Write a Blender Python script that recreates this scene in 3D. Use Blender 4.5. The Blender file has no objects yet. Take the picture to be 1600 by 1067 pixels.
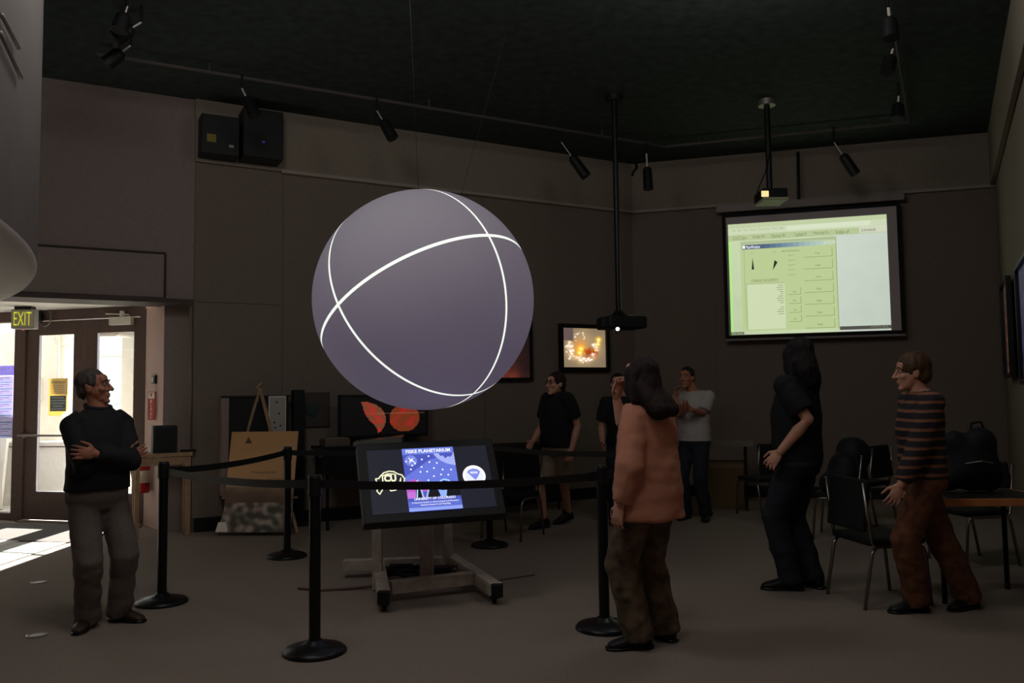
import bpy, bmesh, math, random
from mathutils import Vector as V, Matrix, noise
random.seed(7)
sc = bpy.context.scene
COL = sc.collection
# ------------------------------------------------------------------ camera
F_PX, CAM_H = 1291.0, 1.5
PITCH, ROLL = math.atan(84.2/1291), math.radians(.76)
fw = V((0, math.cos(PITCH), math.sin(PITCH)))
_u = V((0, -math.sin(PITCH), math.cos(PITCH))); _r = V((1, 0, 0))
up = _u*math.cos(ROLL) + _r*math.sin(ROLL); rt = _r*math.cos(ROLL) - _u*math.sin(ROLL)
cam = bpy.data.cameras.new('camera'); co = bpy.data.objects.new('camera', cam); COL.objects.link(co)
cam.sensor_width = 36; cam.lens = 36*F_PX/1600; cam.clip_start = .05; cam.clip_end = 300
m = Matrix((rt, up, -fw)).transposed().to_4x4(); m.translation = (0, 0, CAM_H); co.matrix_world = m
sc.camera = co
# ------------------------------------------------------------------ light and exposure
w = bpy.data.worlds.new('world'); sc.world = w; w.use_nodes = True
bg = w.node_tree.nodes['Background']; bg.inputs[0].default_value = (.86, .93, 1, 1); bg.inputs[1].default_value = 2.4
def light(name, kind, loc, energy, color=(1, 1, 1), **kw):
    l = bpy.data.lights.new(name, kind); l.energy = energy; l.color = color
    for k, v in kw.items(): setattr(l, k, v)
    o = bpy.data.objects.new(name, l); COL.objects.link(o); o.location = loc; return o
def aim(o, d): o.rotation_euler = V(d).to_track_quat('-Z', 'Y').to_euler()
sun = light('sun', 'SUN', (0, 30, 20), 40.0, (1, .96, .9), angle=.012); aim(sun, (.02, -1, -.58))
por = light('door_portal', 'AREA', (-6.0, 10.62, 1.3), 1, shape='RECTANGLE', size=3.4, size_y=2.5)
por.data.cycles.is_portal = True; aim(por, (-.2716, -.9624, 0))
light('house_lamp_warm', 'POINT', (2.0, 1.3, 2.7), 7.0, (1, .36, .18), shadow_soft_size=.25)
for x, y, e in ((-1.6, 1.6, 45), (.4, 2.8, 50), (-1.7, 4.3, 80), (1.9, 6.0, 42), (-3.2, -1.6, 35)):
    light('fill_lamp', 'POINT', (x, y, 4.75), e, (1, .95, .92), shadow_soft_size=.45)  # unseen fill lamps, added to brighten the dark interior
sc.view_settings.view_transform = 'Standard'; sc.view_settings.look = 'None'
sc.view_settings.gamma = 1; sc.view_settings.exposure = 0; sc.view_settings.use_curve_mapping = False
sc.cycles.use_denoising = True; sc.cycles.max_bounces = 8; sc.cycles.sample_clamp_indirect = 6
# ------------------------------------------------------------------ helpers
def ray(x, y): return fw*F_PX + rt*(x-800) - up*(y-533.5)
O = V((0, 0, CAM_H))
def atz(x, y, z=0):
    d = ray(x, y); return O + d*((z-CAM_H)/d.z)
def aty(x, y, Y):
    d = ray(x, y); return O + d*(Y/d.y)
def onw(x, y, A, B):
    n = V((B[1]-A[1], A[0]-B[0], 0)); d = ray(x, y); return O + d*((V((A[0], A[1], 0))-O).dot(n)/d.dot(n))
def lin(c):
    if isinstance(c, str): c = [int(c[i:i+2], 16)/255 for i in (0, 2, 4)]
    return tuple(v/12.92 if v <= .04045 else ((v+.055)/1.055)**2.4 for v in c[:3])
MATS = {}
def mat(name, col, rough=.6, metal=0, noise_s=0, noise_a=.25, bump=0, emit=0, ecol=None, alpha=None):
    if name in MATS: return MATS[name]
    M = bpy.data.materials.new(name); M.use_nodes = True; nt = M.node_tree; b = nt.nodes['Principled BSDF']
    c = lin(col); b.inputs['Base Color'].default_value = (*c, 1); b.inputs['Roughness'].default_value = rough
    b.inputs['Metallic'].default_value = metal; b.inputs['Specular IOR Level'].default_value = .3
    if noise_s:
        t = nt.nodes.new('ShaderNodeTexCoord'); n = nt.nodes.new('ShaderNodeTexNoise'); n.inputs['Scale'].default_value = noise_s
        n.inputs['Detail'].default_value = 4; r = nt.nodes.new('ShaderNodeValToRGB')
        r.color_ramp.elements[0].position = .3; r.color_ramp.elements[1].position = .7
        r.color_ramp.elements[0].color = (*[v*(1-noise_a) for v in c], 1); r.color_ramp.elements[1].color = (*[min(1, v*(1+noise_a)) for v in c], 1)
        nt.links.new(t.outputs['Object'], n.inputs['Vector']); nt.links.new(n.outputs['Fac'], r.inputs[0]); nt.links.new(r.outputs[0], b.inputs['Base Color'])
        if bump:
            bp = nt.nodes.new('ShaderNodeBump'); bp.inputs['Strength'].default_value = bump; bp.inputs['Distance'].default_value = .01
            nt.links.new(n.outputs['Fac'], bp.inputs['Height']); nt.links.new(bp.outputs[0], b.inputs['Normal'])
    if emit:
        b.inputs['Emission Color'].default_value = (*(lin(ecol) if ecol else c), 1); b.inputs['Emission Strength'].default_value = emit
    MATS[name] = M; return M
def glow(name, col, s=1.0, base='101010'): return mat(name, base, .4, emit=s, ecol=col)
def picmat(name, emit=0):
    """flat printed or backlit picture: colours live in a corner attribute"""
    if name in MATS: return MATS[name]
    M = bpy.data.materials.new(name); M.use_nodes = True; nt = M.node_tree; b = nt.nodes['Principled BSDF']
    a = nt.nodes.new('ShaderNodeAttribute'); a.attribute_name = 'Col'; b.inputs['Roughness'].default_value = .45
    if emit:
        b.inputs['Base Color'].default_value = (.01, .01, .01, 1); nt.links.new(a.outputs['Color'], b.inputs['Emission Color']); b.inputs['Emission Strength'].default_value = emit
    else: nt.links.new(a.outputs['Color'], b.inputs['Base Color'])
    MATS[name] = M; return M
def glassmat():
    M = bpy.data.materials.new('clear_glass'); M.use_nodes = True; nt = M.node_tree; nt.nodes.clear()
    o = nt.nodes.new('ShaderNodeOutputMaterial'); t = nt.nodes.new('ShaderNodeBsdfTransparent'); g = nt.nodes.new('ShaderNodeBsdfGlossy'); x = nt.nodes.new('ShaderNodeMixShader')
    t.inputs[0].default_value = (.95, .97, .96, 1); g.inputs['Roughness'].default_value = .02; x.inputs[0].default_value = .06
    nt.links.new(t.outputs[0], x.inputs[1]); nt.links.new(g.outputs[0], x.inputs[2]); nt.links.new(x.outputs[0], o.inputs[0]); return M
GLASS = glassmat()
def paper(name, col):
    """thin paper that lets daylight through"""
    if name in MATS: return MATS[name]
    M = bpy.data.materials.new(name); M.use_nodes = True; nt = M.node_tree; nt.nodes.clear()
    o = nt.nodes.new('ShaderNodeOutputMaterial'); a = nt.nodes.new('ShaderNodeBsdfDiffuse'); t = nt.nodes.new('ShaderNodeBsdfTranslucent'); x = nt.nodes.new('ShaderNodeMixShader')
    a.inputs[0].default_value = t.inputs[0].default_value = (*lin(col), 1); x.inputs[0].default_value = .45
    nt.links.new(a.outputs[0], x.inputs[1]); nt.links.new(t.outputs[0], x.inputs[2]); nt.links.new(x.outputs[0], o.inputs[0]); MATS[name] = M; return M

def basis(z, ref=V((0, 0, 1))):
    z = V(z).normalized()
    if abs(z.dot(ref)) > .98: ref = V((0, 1, 0))
    x = ref.cross(z).normalized(); return x, z.cross(x), z
class MB:
    """collects shapes and links them as ONE mesh"""
    def __init__(s): s.bm = bmesh.new()
    def box(s, c, size, R=None, bev=0):
        r = bmesh.ops.create_cube(s.bm, size=1); vs = r['verts']
        for v in vs: v.co = V((v.co.x*size[0], v.co.y*size[1], v.co.z*size[2]))
        if bev:
            es = list({e for v in vs for e in v.link_edges}); g = bmesh.ops.bevel(s.bm, geom=es, offset=bev, segments=2, affect='EDGES', profile=.5)
            vs = list({v for f in g['faces'] for v in f.verts} | {v for v in vs if v.is_valid})
        for v in vs:
            if R is not None: v.co = R @ v.co
            v.co += V(c)
        return s
    def bar(s, a, b, wd, th, ref=V((0, 0, 1)), bev=.003):
        a, b = V(a), V(b); x, y, z = basis(b-a, ref)
        return s.box((a+b)/2, (wd, th, (b-a).length), Matrix((x, y, z)).transposed(), bev)
    def cyl(s, a, b, r0, r1=None, n=16):
        a, b = V(a), V(b); r1 = r0 if r1 is None else r1; x, y, z = basis(b-a)
        A = [s.bm.verts.new(a+(x*math.cos(t)+y*math.sin(t))*r0) for t in [2*math.pi*i/n for i in range(n)]]
        B = [s.bm.verts.new(b+(x*math.cos(t)+y*math.sin(t))*r1) for t in [2*math.pi*i/n for i in range(n)]]
        for i in range(n): s.bm.faces.new((A[i], A[(i+1) % n], B[(i+1) % n], B[i]))
        s.bm.faces.new(A[::-1]); s.bm.faces.new(B); return s
    def tube(s, pts, r, n=8, closed=False):
        pts = [V(p) for p in pts]; rs = r if isinstance(r, (list, tuple)) else [r]*len(pts); rings = []; x = None
        for i, p in enumerate(pts):
            t = (pts[min(i+1, len(pts)-1)]-pts[max(i-1, 0)]).normalized()
            if x is None: x, y, _ = basis(t)
            x = (x - t*x.dot(t)).normalized(); y = t.cross(x)
            rings.append([s.bm.verts.new(p+(x*math.cos(a)+y*math.sin(a))*rs[i]) for a in [2*math.pi*k/n for k in range(n)]])
        for A, B in zip(rings, rings[1:]):
            for i in range(n): s.bm.faces.new((A[i], A[(i+1) % n], B[(i+1) % n], B[i]))
        s.bm.faces.new(rings[0][::-1]); s.bm.faces.new(rings[-1]); return s
    def loft(s, rings, n=20):
        """rings: (centre, x vector, y vector)"""
        R = [[s.bm.verts.new(c+x*math.cos(a)+y*math.sin(a)) for a in [2*math.pi*k/n for k in range(n)]] for c, x, y in rings]
        for A, B in zip(R, R[1:]):
            for i in range(n): s.bm.faces.new((A[i], A[(i+1) % n], B[(i+1) % n], B[i]))
        s.bm.faces.new(R[0][::-1]); s.bm.faces.new(R[-1]); return s
    def blob(s, c, r, R=None, n=14):
        q = bmesh.ops.create_uvsphere(s.bm, u_segments=n, v_segments=max(6, n*2//3), radius=1)
        if not isinstance(r, (tuple, list)): r = (r, r, r)
        for v in q['verts']:
            p = V((v.co.x*r[0], v.co.y*r[1], v.co.z*r[2])); v.co = (R @ p if R is not None else p) + V(c)
        return s
    def limb(s, pts, rs, n=14, ends=True):
        s.tube(pts, rs, n)
        for i, p in enumerate(pts):
            if ends or 0 < i < len(pts)-1: s.blob(p, rs[i]*.995, n=n)
        return s
    def lathe(s, c, prof, n=28):
        c = V(c); rings = [[s.bm.verts.new(c+V((r*math.cos(a), r*math.sin(a), z))) for a in [2*math.pi*k/n for k in range(n)]] for r, z in prof]
        for A, B in zip(rings, rings[1:]):
            for i in range(n): s.bm.faces.new((A[i], A[(i+1) % n], B[(i+1) % n], B[i]))
        s.bm.faces.new(rings[0][::-1]); s.bm.faces.new(rings[-1]); return s
    def poly(s, pts):
        s.bm.faces.new([s.bm.verts.new(V(p)) for p in pts]); return s
    def prism(s, pts, d):
        pts = [V(p) for p in pts]; d = V(d); A = [s.bm.verts.new(p) for p in pts]; B = [s.bm.verts.new(p+d) for p in pts]; n = len(pts)
        s.bm.faces.new(A[::-1]); s.bm.faces.new(B)
        for i in range(n): s.bm.faces.new((A[i], A[(i+1) % n], B[(i+1) % n], B[i]))
        return s
    def mesh(s, name, smooth=False):
        bmesh.ops.recalc_face_normals(s.bm, faces=s.bm.faces); me = bpy.data.meshes.new(name); s.bm.to_mesh(me); s.bm.free()
        if smooth: me.polygons.foreach_set('use_smooth', [True]*len(me.polygons))
        return me
    def build(s, name, m, parent=None, loc=(0, 0, 0), smooth=False, kind=None, label=None):
        o = bpy.data.objects.new(name, s.mesh(name, smooth)); o.data.materials.append(m); COL.objects.link(o)
        if parent is not None: o.parent = parent
        o.location = loc
        if kind: o['kind'] = kind
        if label: o['label'] = label
        return o
def tag(o, label, cat, group=None):
    o['label'] = label; o['category'] = cat
    if group: o['group'] = group
    return o
def thing(name, label, cat, loc=(0, 0, 0), rz=0, group=None):
    o = bpy.data.objects.new(name, None); COL.objects.link(o); o.location = loc; o.rotation_euler = (0, 0, rz); o.empty_display_size = .1
    return tag(o, label, cat, group)
def dup(root, loc, rz=None, label=None):
    r = root.copy(); COL.objects.link(r); r.location = loc
    if rz is not None: r.rotation_euler = (0, 0, rz)
    if label: r['label'] = label
    for ch in root.children:
        c = ch.copy(); COL.objects.link(c); c.parent = r
        for g in ch.children: d = g.copy(); COL.objects.link(d); d.parent = c
    return r
class Panel:
    """a flat picture: u to the right, v downwards, both 0..1, on a real surface"""
    def __init__(s, o, ex, ey, W, H, parent, name='graphic'):
        s.o, s.ex, s.ey, s.W, s.H = V(o), V(ex).normalized(), V(ey).normalized(), W, H; s.n = s.ey.cross(s.ex).normalized(); s.parent = parent; s.q = {}; s.name = name
    def at(s, u, v, l=0): return s.o + s.ex*(u*s.W) + s.ey*(v*s.H) + s.n*(.0012*l)
    def poly(s, pts, m, l=1): s.q.setdefault(m.name, (m, MB()))[1].poly([s.at(u, v, l) for u, v in pts]); return s
    def rect(s, u0, v0, u1, v1, m, l=1): return s.poly([(u0, v0), (u1, v0), (u1, v1), (u0, v1)], m, l)
    def disc(s, u, v, r, m, l=1, n=24, a0=0, a1=360): # r in metres
        return s.poly([(u+r/s.W*math.cos(math.radians(a0+(a1-a0)*i/n)), v+r/s.H*math.sin(math.radians(a0+(a1-a0)*i/n))) for i in range(n+(a1-a0 < 360))], m, l)
    def line(s, pts, wd, m, l=1):
        P = [s.at(u, v, l) for u, v in pts]
        for i, (a, b) in enumerate(zip(P, P[1:])):
            d = (b-a).normalized(); sd = d.cross(s.n)*wd/2; e = d*wd*.3
            s.q.setdefault(m.name, (m, MB()))[1].poly([a-sd-e, b-sd+e, b+sd+e, a+sd-e])
        return s
    def text(s, body, u0, v0, u1, v1, m, l=2, name='lettering', bold=.0):
        cu = bpy.data.curves.new('t', 'FONT'); cu.body = body; cu.resolution_u = 2; cu.offset = bold
        t = bpy.data.objects.new('t', cu); COL.objects.link(t); dg = bpy.context.evaluated_depsgraph_get()
        me = bpy.data.meshes.new_from_object(t.evaluated_get(dg)); bpy.data.objects.remove(t); bpy.data.curves.remove(cu)
        if not me.vertices: return s
        xs = [v.co.x for v in me.vertices]; ys = [v.co.y for v in me.vertices]; x0, x1, y0, y1 = min(xs), max(xs), min(ys), max(ys)
        for v in me.vertices: v.co = s.at(u0+(v.co.x-x0)/(x1-x0)*(u1-u0), v1-(v.co.y-y0)/(y1-y0)*(v1-v0), l)
        me.materials.clear(); me.materials.append(m); o = bpy.data.objects.new(name, me); COL.objects.link(o); o.parent = s.parent; o['kind'] = 'stuff'; return s
    def grid(s, nu, nv, fn, m, l=0, name='picture', box=(0, 0, 1, 1)):
        vs = []; fs = []
        a, b, c, d = box
        for j in range(nv+1):
            for i in range(nu+1): vs.append(s.at(a+(c-a)*i/nu, b+(d-b)*j/nv, l))
        for j in range(nv):
            for i in range(nu): k = j*(nu+1)+i; fs.append((k, k+nu+1, k+nu+2, k+1))
        me = bpy.data.meshes.new(name); me.from_pydata(vs, [], fs); at = me.color_attributes.new('Col', 'FLOAT_COLOR', 'CORNER'); k = 0
        for j in range(nv):
            for i in range(nu):
                c4 = (*lin(fn((i+.5)/nu, (j+.5)/nv)), 1)
                for _ in range(4): at.data[k].color = c4; k += 1
        me.materials.append(m); o = bpy.data.objects.new(name, me); COL.objects.link(o); o.parent = s.parent; return o
    def done(s):
        for m, b in s.q.values():
            o = b.build(s.name, m, s.parent, kind='stuff')
        return s
def mix(a, b, t): t = max(0, min(1, t)); return tuple(a[i]*(1-t)+b[i]*t for i in range(3))
def nz(x, y, z=0): return noise.noise(V((x, y, z)))

# ------------------------------------------------------------------ materials
wall_dark = mat('brown_fabric_wall', '796e63', .9, noise_s=60, noise_a=.12)
wall_tan = mat('taupe_paint', '8b7e78', .85, noise_s=25, noise_a=.06)
band_m = mat('tan_band_paint', '8a8072', .85, noise_s=25, noise_a=.06)
ceil_m = mat('black_ceiling_paint', '3b4542', .9, noise_s=8, noise_a=.3)
carpet = mat('brown_grey_carpet', '82766c', .95, noise_s=140, noise_a=.3, bump=.5)
black = mat('black_plastic', '151617', .5, noise_s=30, noise_a=.2)
blackm = mat('black_powder_coat', '121314', .35, noise_s=40, noise_a=.2)
chrome = mat('brushed_chrome', '8f8b85', .3, 1, noise_s=40, noise_a=.08)
alu = mat('aluminium', '9a958f', .45, .8, noise_s=40, noise_a=.08)
wood = mat('pale_wood', 'a08468', .6, noise_s=14, noise_a=.18)
woodw = mat('weathered_timber', 'ab9f94', .7, noise_s=14, noise_a=.18)
oak = mat('orange_oak_edge', 'cc8450', .55, noise_s=14, noise_a=.15)
white = mat('white_paint', 'd6d2cb', .6, noise_s=20, noise_a=.05)
soffit_m = mat('soffit_white', 'd8d4cc', .8, noise_s=10, noise_a=.04)
dframe = mat('bronze_door_frame', '5c4b47', .5, noise_s=20, noise_a=.1)
belt_m = mat('black_webbing', '1c1d1f', .45, noise_s=200, noise_a=.3)

# ------------------------------------------------------------------ room shell
A = V((-5.12, 8.68, 0)); C = V((1.85, 12.47, 0)); Rr = V((6.62, 11.12, 0)); H = 5.0
eL = (C-A).normalized(); eR = (Rr-C).normalized(); nL = V((eL.y, -eL.x, 0)); nR = V((eR.y, -eR.x, 0))   # n points into the room
D2 = V((-4.49, 10.09, 0)); eD = V((.9624, -.2716, 0)); nD = V((-.2716, -.9624, 0))
Z = V((0, 0, 1))
def slab(name, a, b, z0, z1, n, th, m, parent=None, kind='structure', off=0, smooth=False):
    a = V(a)+n*off; b = V(b)+n*off
    return MB().prism([a+Z*z0, b+Z*z0, b+Z*z1, a+Z*z1], -n*th).build(name, m, parent, kind=kind)
WR_END = V((2.5, 3.18, 0)); eW = (WR_END-Rr).normalized(); nW = V((eW.y, -eW.x, 0))
sX = lambda X: A + eL*((X-A.x)/eL.x)
E1, E2, E4 = V((2.9, -3, 0)), V((-9.5, -3, 0)), V((-9.5, 11.5, 0))
up_ = lambda *l: [V(q_) for q_ in l]
MB().prism(up_((-9.6, -3.1, 0), (3.0, -3.1, 0), WR_END+V((.1, 0, 0)), Rr+V((.1, .1, 0)), C+V((0, .12, 0)), sX(-3.8)-nL*.5, D2-nD*.12, D2-eD*5.3-nD*.12), Z*-.1).build('floor', carpet, kind='structure')
MB().prism(up_((-9.65, -3.15, H), (3.05, -3.15, H), WR_END+V((.13, 0, H)), Rr+V((.12, .12, H)), C+V((0, .14, H)), sX(-9.65)-nL*.13+Z*H), Z*.1).build('ceiling', ceil_m, kind='structure')
P305, P262 = sX(-3.67), sX(-3.91)
wl = slab('wall_left', sX(-9.5), P305, 2.62, H, nL, .12, wall_tan)
slab('wall_panel', sX(-9.0), sX(-3.95), 2.66, 3.15, nL, .02, wall_tan, wl, None, off=.012)
rv = mat('dark_reveal', '383230', .8)
slab('panel_reveal', sX(-9.0), sX(-3.93), 3.155, 3.175, nL, .02, rv, wl, None, off=.016); slab('panel_reveal', sX(-3.945), sX(-3.925), 2.66, 3.155, nL, .02, rv, wl, None, off=.016)
slab('ledge', sX(-9.4), P305, 2.60, 2.65, nL, .5, mat('dark_ledge', '4a403d', .7), wl, None, off=.03)
PB = P262-nL*.30
slab('wall_left_pier', PB, P305-nL*.30, 0, 2.62, nL, .1, wall_tan)
slab('wall_left_jamb', P305-nL*.3, P305, 0, 2.62, -eL, .03, wall_dark)
wd = slab('wall_left_rear', P305, C, 0, H, nL, .12, wall_dark)
for (x0, x1, z0, z1) in ((-3.66, -2.79, .16, 2.62), (-3.66, -2.79, 2.63, 4.24), (-2.77, -.4, .16, 4.24), (-.38, 1.83, .16, 4.24)):
    slab('wall_panel', sX(x0), sX(x1), z0, z1, nL, .012, wall_dark, wd, None, off=.012)
slab('trim_1', P305, C, 4.26, H, nL, .05, band_m, off=.05)
slab('trim_2', sX(-2.8), C, 4.235, 4.275, nL, .08, mat('pale_trim', 'a0968a', .6), off=.085)
wr = slab('wall_rear', C, Rr, 0, H, nR, .12, wall_dark)
cR = lambda t: C + eR*t
for (t0, t1) in ((.02, 1.2), (1.22, 3.7), (3.72, 4.93)):
    slab('wall_panel', cR(t0), cR(t1), .16, 4.24, nR, .012, wall_dark, wr, None, off=.012)
slab('trim_3', C, Rr, 4.26, H, nR, .05, band_m, off=.05)
slab('trim_4', C, Rr, 4.235, 4.275, nR, .08, MATS['pale_trim'], off=.085)
slab('wall_right', Rr, WR_END, 0, H, nW, .12, band_m)
slab('trim_5', Rr, WR_END, 4.26, H, nW, .05, band_m, off=.06)
slab('baseboard_left', sX(-3.64), C, 0, .15, nL, .03, black, off=.03)
slab('baseboard_rear', C, Rr, 0, .15, nR, .03, black, off=.03)
# behind the camera and to the far left: the rest of the lobby
slab('wall_front', E1, E2, 0, H, V((0, 1, 0)), .1, wall_tan)
slab('wall_right_front', WR_END, E1, 0, H, V((-1, .06, 0)).normalized(), .1, wall_tan)
slab('wall_far_left', E2, E4, 0, H, V((1, 0, 0)), .1, wall_tan)
# curved dome bulkhead hanging over the left side
DC, DR, DZ = V((-9.12, 1.39, 0)), 7.2, 2.28
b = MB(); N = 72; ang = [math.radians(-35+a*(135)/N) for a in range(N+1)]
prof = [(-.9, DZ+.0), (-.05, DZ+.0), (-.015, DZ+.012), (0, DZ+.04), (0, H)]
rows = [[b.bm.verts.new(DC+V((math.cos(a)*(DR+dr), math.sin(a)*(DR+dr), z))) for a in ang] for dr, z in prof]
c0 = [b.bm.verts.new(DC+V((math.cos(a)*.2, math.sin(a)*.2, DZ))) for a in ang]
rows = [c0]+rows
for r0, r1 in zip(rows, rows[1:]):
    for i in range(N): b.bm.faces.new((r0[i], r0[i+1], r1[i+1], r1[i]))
ob = b.build('wall_curved', mat('dome_side_shaded', '837e7b', .8, noise_s=6, noise_a=.04), kind='structure', smooth=True); ob.data.materials.append(mat('dome_underside_lit', 'e6e2da', .8, noise_s=6, noise_a=.03))  # one bulkhead: shade put into the side colour, bounced light into the underside
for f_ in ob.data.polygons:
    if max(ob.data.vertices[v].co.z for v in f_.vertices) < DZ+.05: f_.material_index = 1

# ------------------------------------------------------------------ entrance
def dp(u, z, off=0): return D2 - eD*u + nD*off + Z*z       # u metres to the left of the right jamb, off into the room
def dbox(mb, u0, u1, z0, z1, th, off=0):
    mb.prism([dp(u0, z0, off), dp(u1, z0, off), dp(u1, z1, off), dp(u0, z1, off)], -nD*th); return mb
slab('wall_jamb', D2, PB, 0, 2.62, V((-.83, -.55, 0)).normalized(), .1, mat('warm_jamb_paint', 'c4aca4', .85, noise_s=25, noise_a=.05))
b = MB(); b.prism([sX(-9.45)+Z*2.62, P262+Z*2.62, PB+Z*2.62, dp(0, 2.66), dp(5.2, 2.66), ], Z*.06).build('ceiling_soffit', soffit_m, kind='structure')
fr = MB(); dbox(fr, -.02, .06, 0, 2.66, .12, .02); dbox(fr, 1.80, 1.97, 0, 2.66, .14, .03); dbox(fr, -.02, 5.2, 2.53, 2.68, .13, .025); dbox(fr, 5.1, 5.2, 0, 2.6, .12); dbox(fr, 1.97, 5.1, 0, .09, .12, .02); dbox(fr, 3.5, 3.58, 0, 2.6, .12, .02)
fr.build('trim_6', dframe, kind='structure')
slab('wall_entrance', dp(5.2, 0), dp(6.0, 0), 0, 2.8, nD, .12, wall_tan)
slab('wall_entrance_head', dp(-.02, 0), dp(5.6, 0), 2.66, 3.0, nD, .12, wall_tan)
def door(n, u0, u1, g0, g1):
    b = MB(); d = .05
    dbox(b, u0+.005, g0, .02, 2.52, d); dbox(b, g1, u1-.005, .02, 2.52, d); dbox(b, g0, g1, .02, .36, d); dbox(b, g0, g1, 2.345, 2.52, d)
    o = b.build(n, dframe, kind='structure')
    dbox(MB(), g0, g1, .36, 2.345, .008, -.02).build('pane', GLASS, o)
    k = MB(); q = .012
    dbox(k, g0, g0+q, .36, 2.345, .03, -.003); dbox(k, g1-q, g1, .36, 2.345, .03, -.003); dbox(k, g0, g1, .36, .36+q, .03, -.003)
    k.build('glazing_bead', mat('anodised_bead', '8f8a92', .4, .5), o); return o
d1 = door('door_1', .06, .92, .155, .72); d2 = door('door_2', .92, 1.80, 1.06, 1.62)
pb = MB(); pb.tube([dp(1.84, 1.075, .075), dp(.99, 1.075, .075)], .014, 10); pb.box(dp(1.74, 1.07, .04), (.03, .1, .05)); pb.box(dp(1.0, 1.07, .04), (.03, .1, .05)); pb.build('push_bar', alu, d2)
pb = MB(); pb.tube([dp(.84, 1.075, .075), dp(.08, 1.075, .075)], .014, 10); pb.box(dp(.8, 1.07, .04), (.03, .1, .05)); pb.box(dp(.12, 1.07, .04), (.03, .1, .05)); pb.build('push_bar', alu, d1)
cl = MB(); dbox(cl, .16, .48, 2.43, 2.53, .06, .07); o = cl.build('door_closer', white, d1)
MB().bar(dp(.2, 2.55, .06), dp(.55, 2.575, .04), .03, .015).cyl(dp(.3, 2.53, .05), dp(.3, 2.6, .05), .03).build('closer_arm', white, o)
sw = MB(); dbox(sw, 1.97, 3.5, .09, 2.53, .008, -.03); wg = sw.build('window_1', GLASS, kind='structure')
sw = MB(); dbox(sw, 3.58, 5.1, .09, 2.53, .008, -.03); sw.build('window_2', GLASS, kind='structure')
MB().prism([dp(.06, .0, .12), dp(1.8, .0, .12), dp(1.8, .0, 0), dp(.06, .0, 0)], Z*.012).build('door_sill', alu, fr and None, kind='structure')
# yellow notice on the left door and blue timetable on the side window
t = thing('door_notice', 'yellow notice with a dark grey text block taped to the glass of the left door', 'notice')
p = Panel(dp(1.44, 1.79, .0), eD, -Z, .29, .47, t)
ye, gy, wt, tea = paper('notice_yellow', 'dcc88c'), mat('notice_grey', '6a757a', .7), mat('paper_white', 'e8e4dc', .7), paper('notice_cream', 'f4ead0')
MB().prism([p.at(0, 0), p.at(1, 0), p.at(1, .86), p.at(.62, 1), p.at(0, 1)], nD*-.003).build('paper', ye, t)
p.rect(.08, .06, .94, .42, tea).rect(.08, .46, .94, .88, gy)
dk = mat('print_dark', '3a3630', .7)
p.text('PLANETARIUM', .14, .08, .88, .13, dk)
for i in range(5): p.line([(.2, .19+i*.05), (.82, .19+i*.05)], .005, mat('print_brown', '8a7a55', .7), 2)
for i, (a, c) in enumerate(((.2, .8), (.14, .88), (.18, .84), (.25, .75), (.14, .88))): p.line([(a, .52+i*.075), (c, .52+i*.075)], .016, mat('print_pale', 'a8b4b8', .7), 2)
p.done()
t = thing('wall_timetable', 'blue and white timetable poster with teal rows on the side window', 'poster')
p = Panel(dp(2.78, 1.97, .01), eD, -Z, .80, .93, t)
MB().prism([p.at(0, 0), p.at(1, 0), p.at(1, 1), p.at(0, 1)], nD*-.004).build('paper', paper('timetable_violet', 'd9d5f0'), t)
p.rect(0, 0, 1, .135, paper('timetable_header', 'b0a6e2'))
for i in range(9):
    v = .15+i*.092; p.rect(.03, v, .97, v+.068, paper('timetable_row', 'ece8f6')); p.rect(.03, v+.072, .97, v+.088, paper('timetable_teal', '86b4c2'))
    for k in range(2): p.line([(.1, v+.02+k*.025), (.9-.13*k, v+.02+k*.025)], .006, mat('timetable_print', '8c84a0', .7), 2)
p.text('SHOWS & EVENTS', .06, .02, .94, .06, wt); p.text('SCHEDULE 2009', .3, .08, .94, .12, wt); p.done()
# exit sign
t = thing('exit_sign', 'grey hanging EXIT sign with glowing yellow letters under the white soffit', 'sign')
ec = aty(39, 499, 10.0); xs = V((.985, .17, 0)).normalized(); ys = V((.17, -.985, 0)).normalized(); RM = Matrix((xs, ys, Z)).transposed()
MB().box(ec, (.26, .14, .235), RM, .006).build('housing', mat('exit_grey', '8d8a86', .5), t)
MB().box(ec+Z*.13-ys*.0, (.2, .12, .045), RM, .004).build('canopy', blackm, t)
p = Panel(ec+ys*.0715-xs*.13+Z*.1175, xs, -Z, .26, .235, t)
p.rect(.03, .04, .97, .96, mat('exit_face', 'a39f90', .5))
p.text('EXIT', .12, .14, .88, .84, glow('exit_glow', 'dcdc30', .85), 2, bold=-.005); p.done()
MB().cyl(ec+ys*.05-Z*.12, ec+ys*.05-Z*.135, .012).build('indicator_lamp', glow('indicator_red', 'ff9080', .6), t)
# box and cable loop over the left door
t = thing('junction_box', 'small orange-brown junction box beside the exit sign with a looped cable', 'box')
MB().box(dp(1.66, 2.57, .09), (.1, .1, .13), RM, .005).build('housing', mat('brown_box', '96705c', .6), t)
lp = [dp(1.46+.1*math.cos(a), 2.57+.12*math.sin(a), .07) for a in [i*2*math.pi/20 for i in range(21)]]
MB().tube([dp(1.6, 2.6, .07)]+lp, .01, 8).build('cable', mat('grey_cable', '6e6a66', .6), t, smooth=True)
MB().box(dp(1.54, 2.57, .08), (.07, .09, .12), RM, .005).build('socket', blackm, t)
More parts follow.
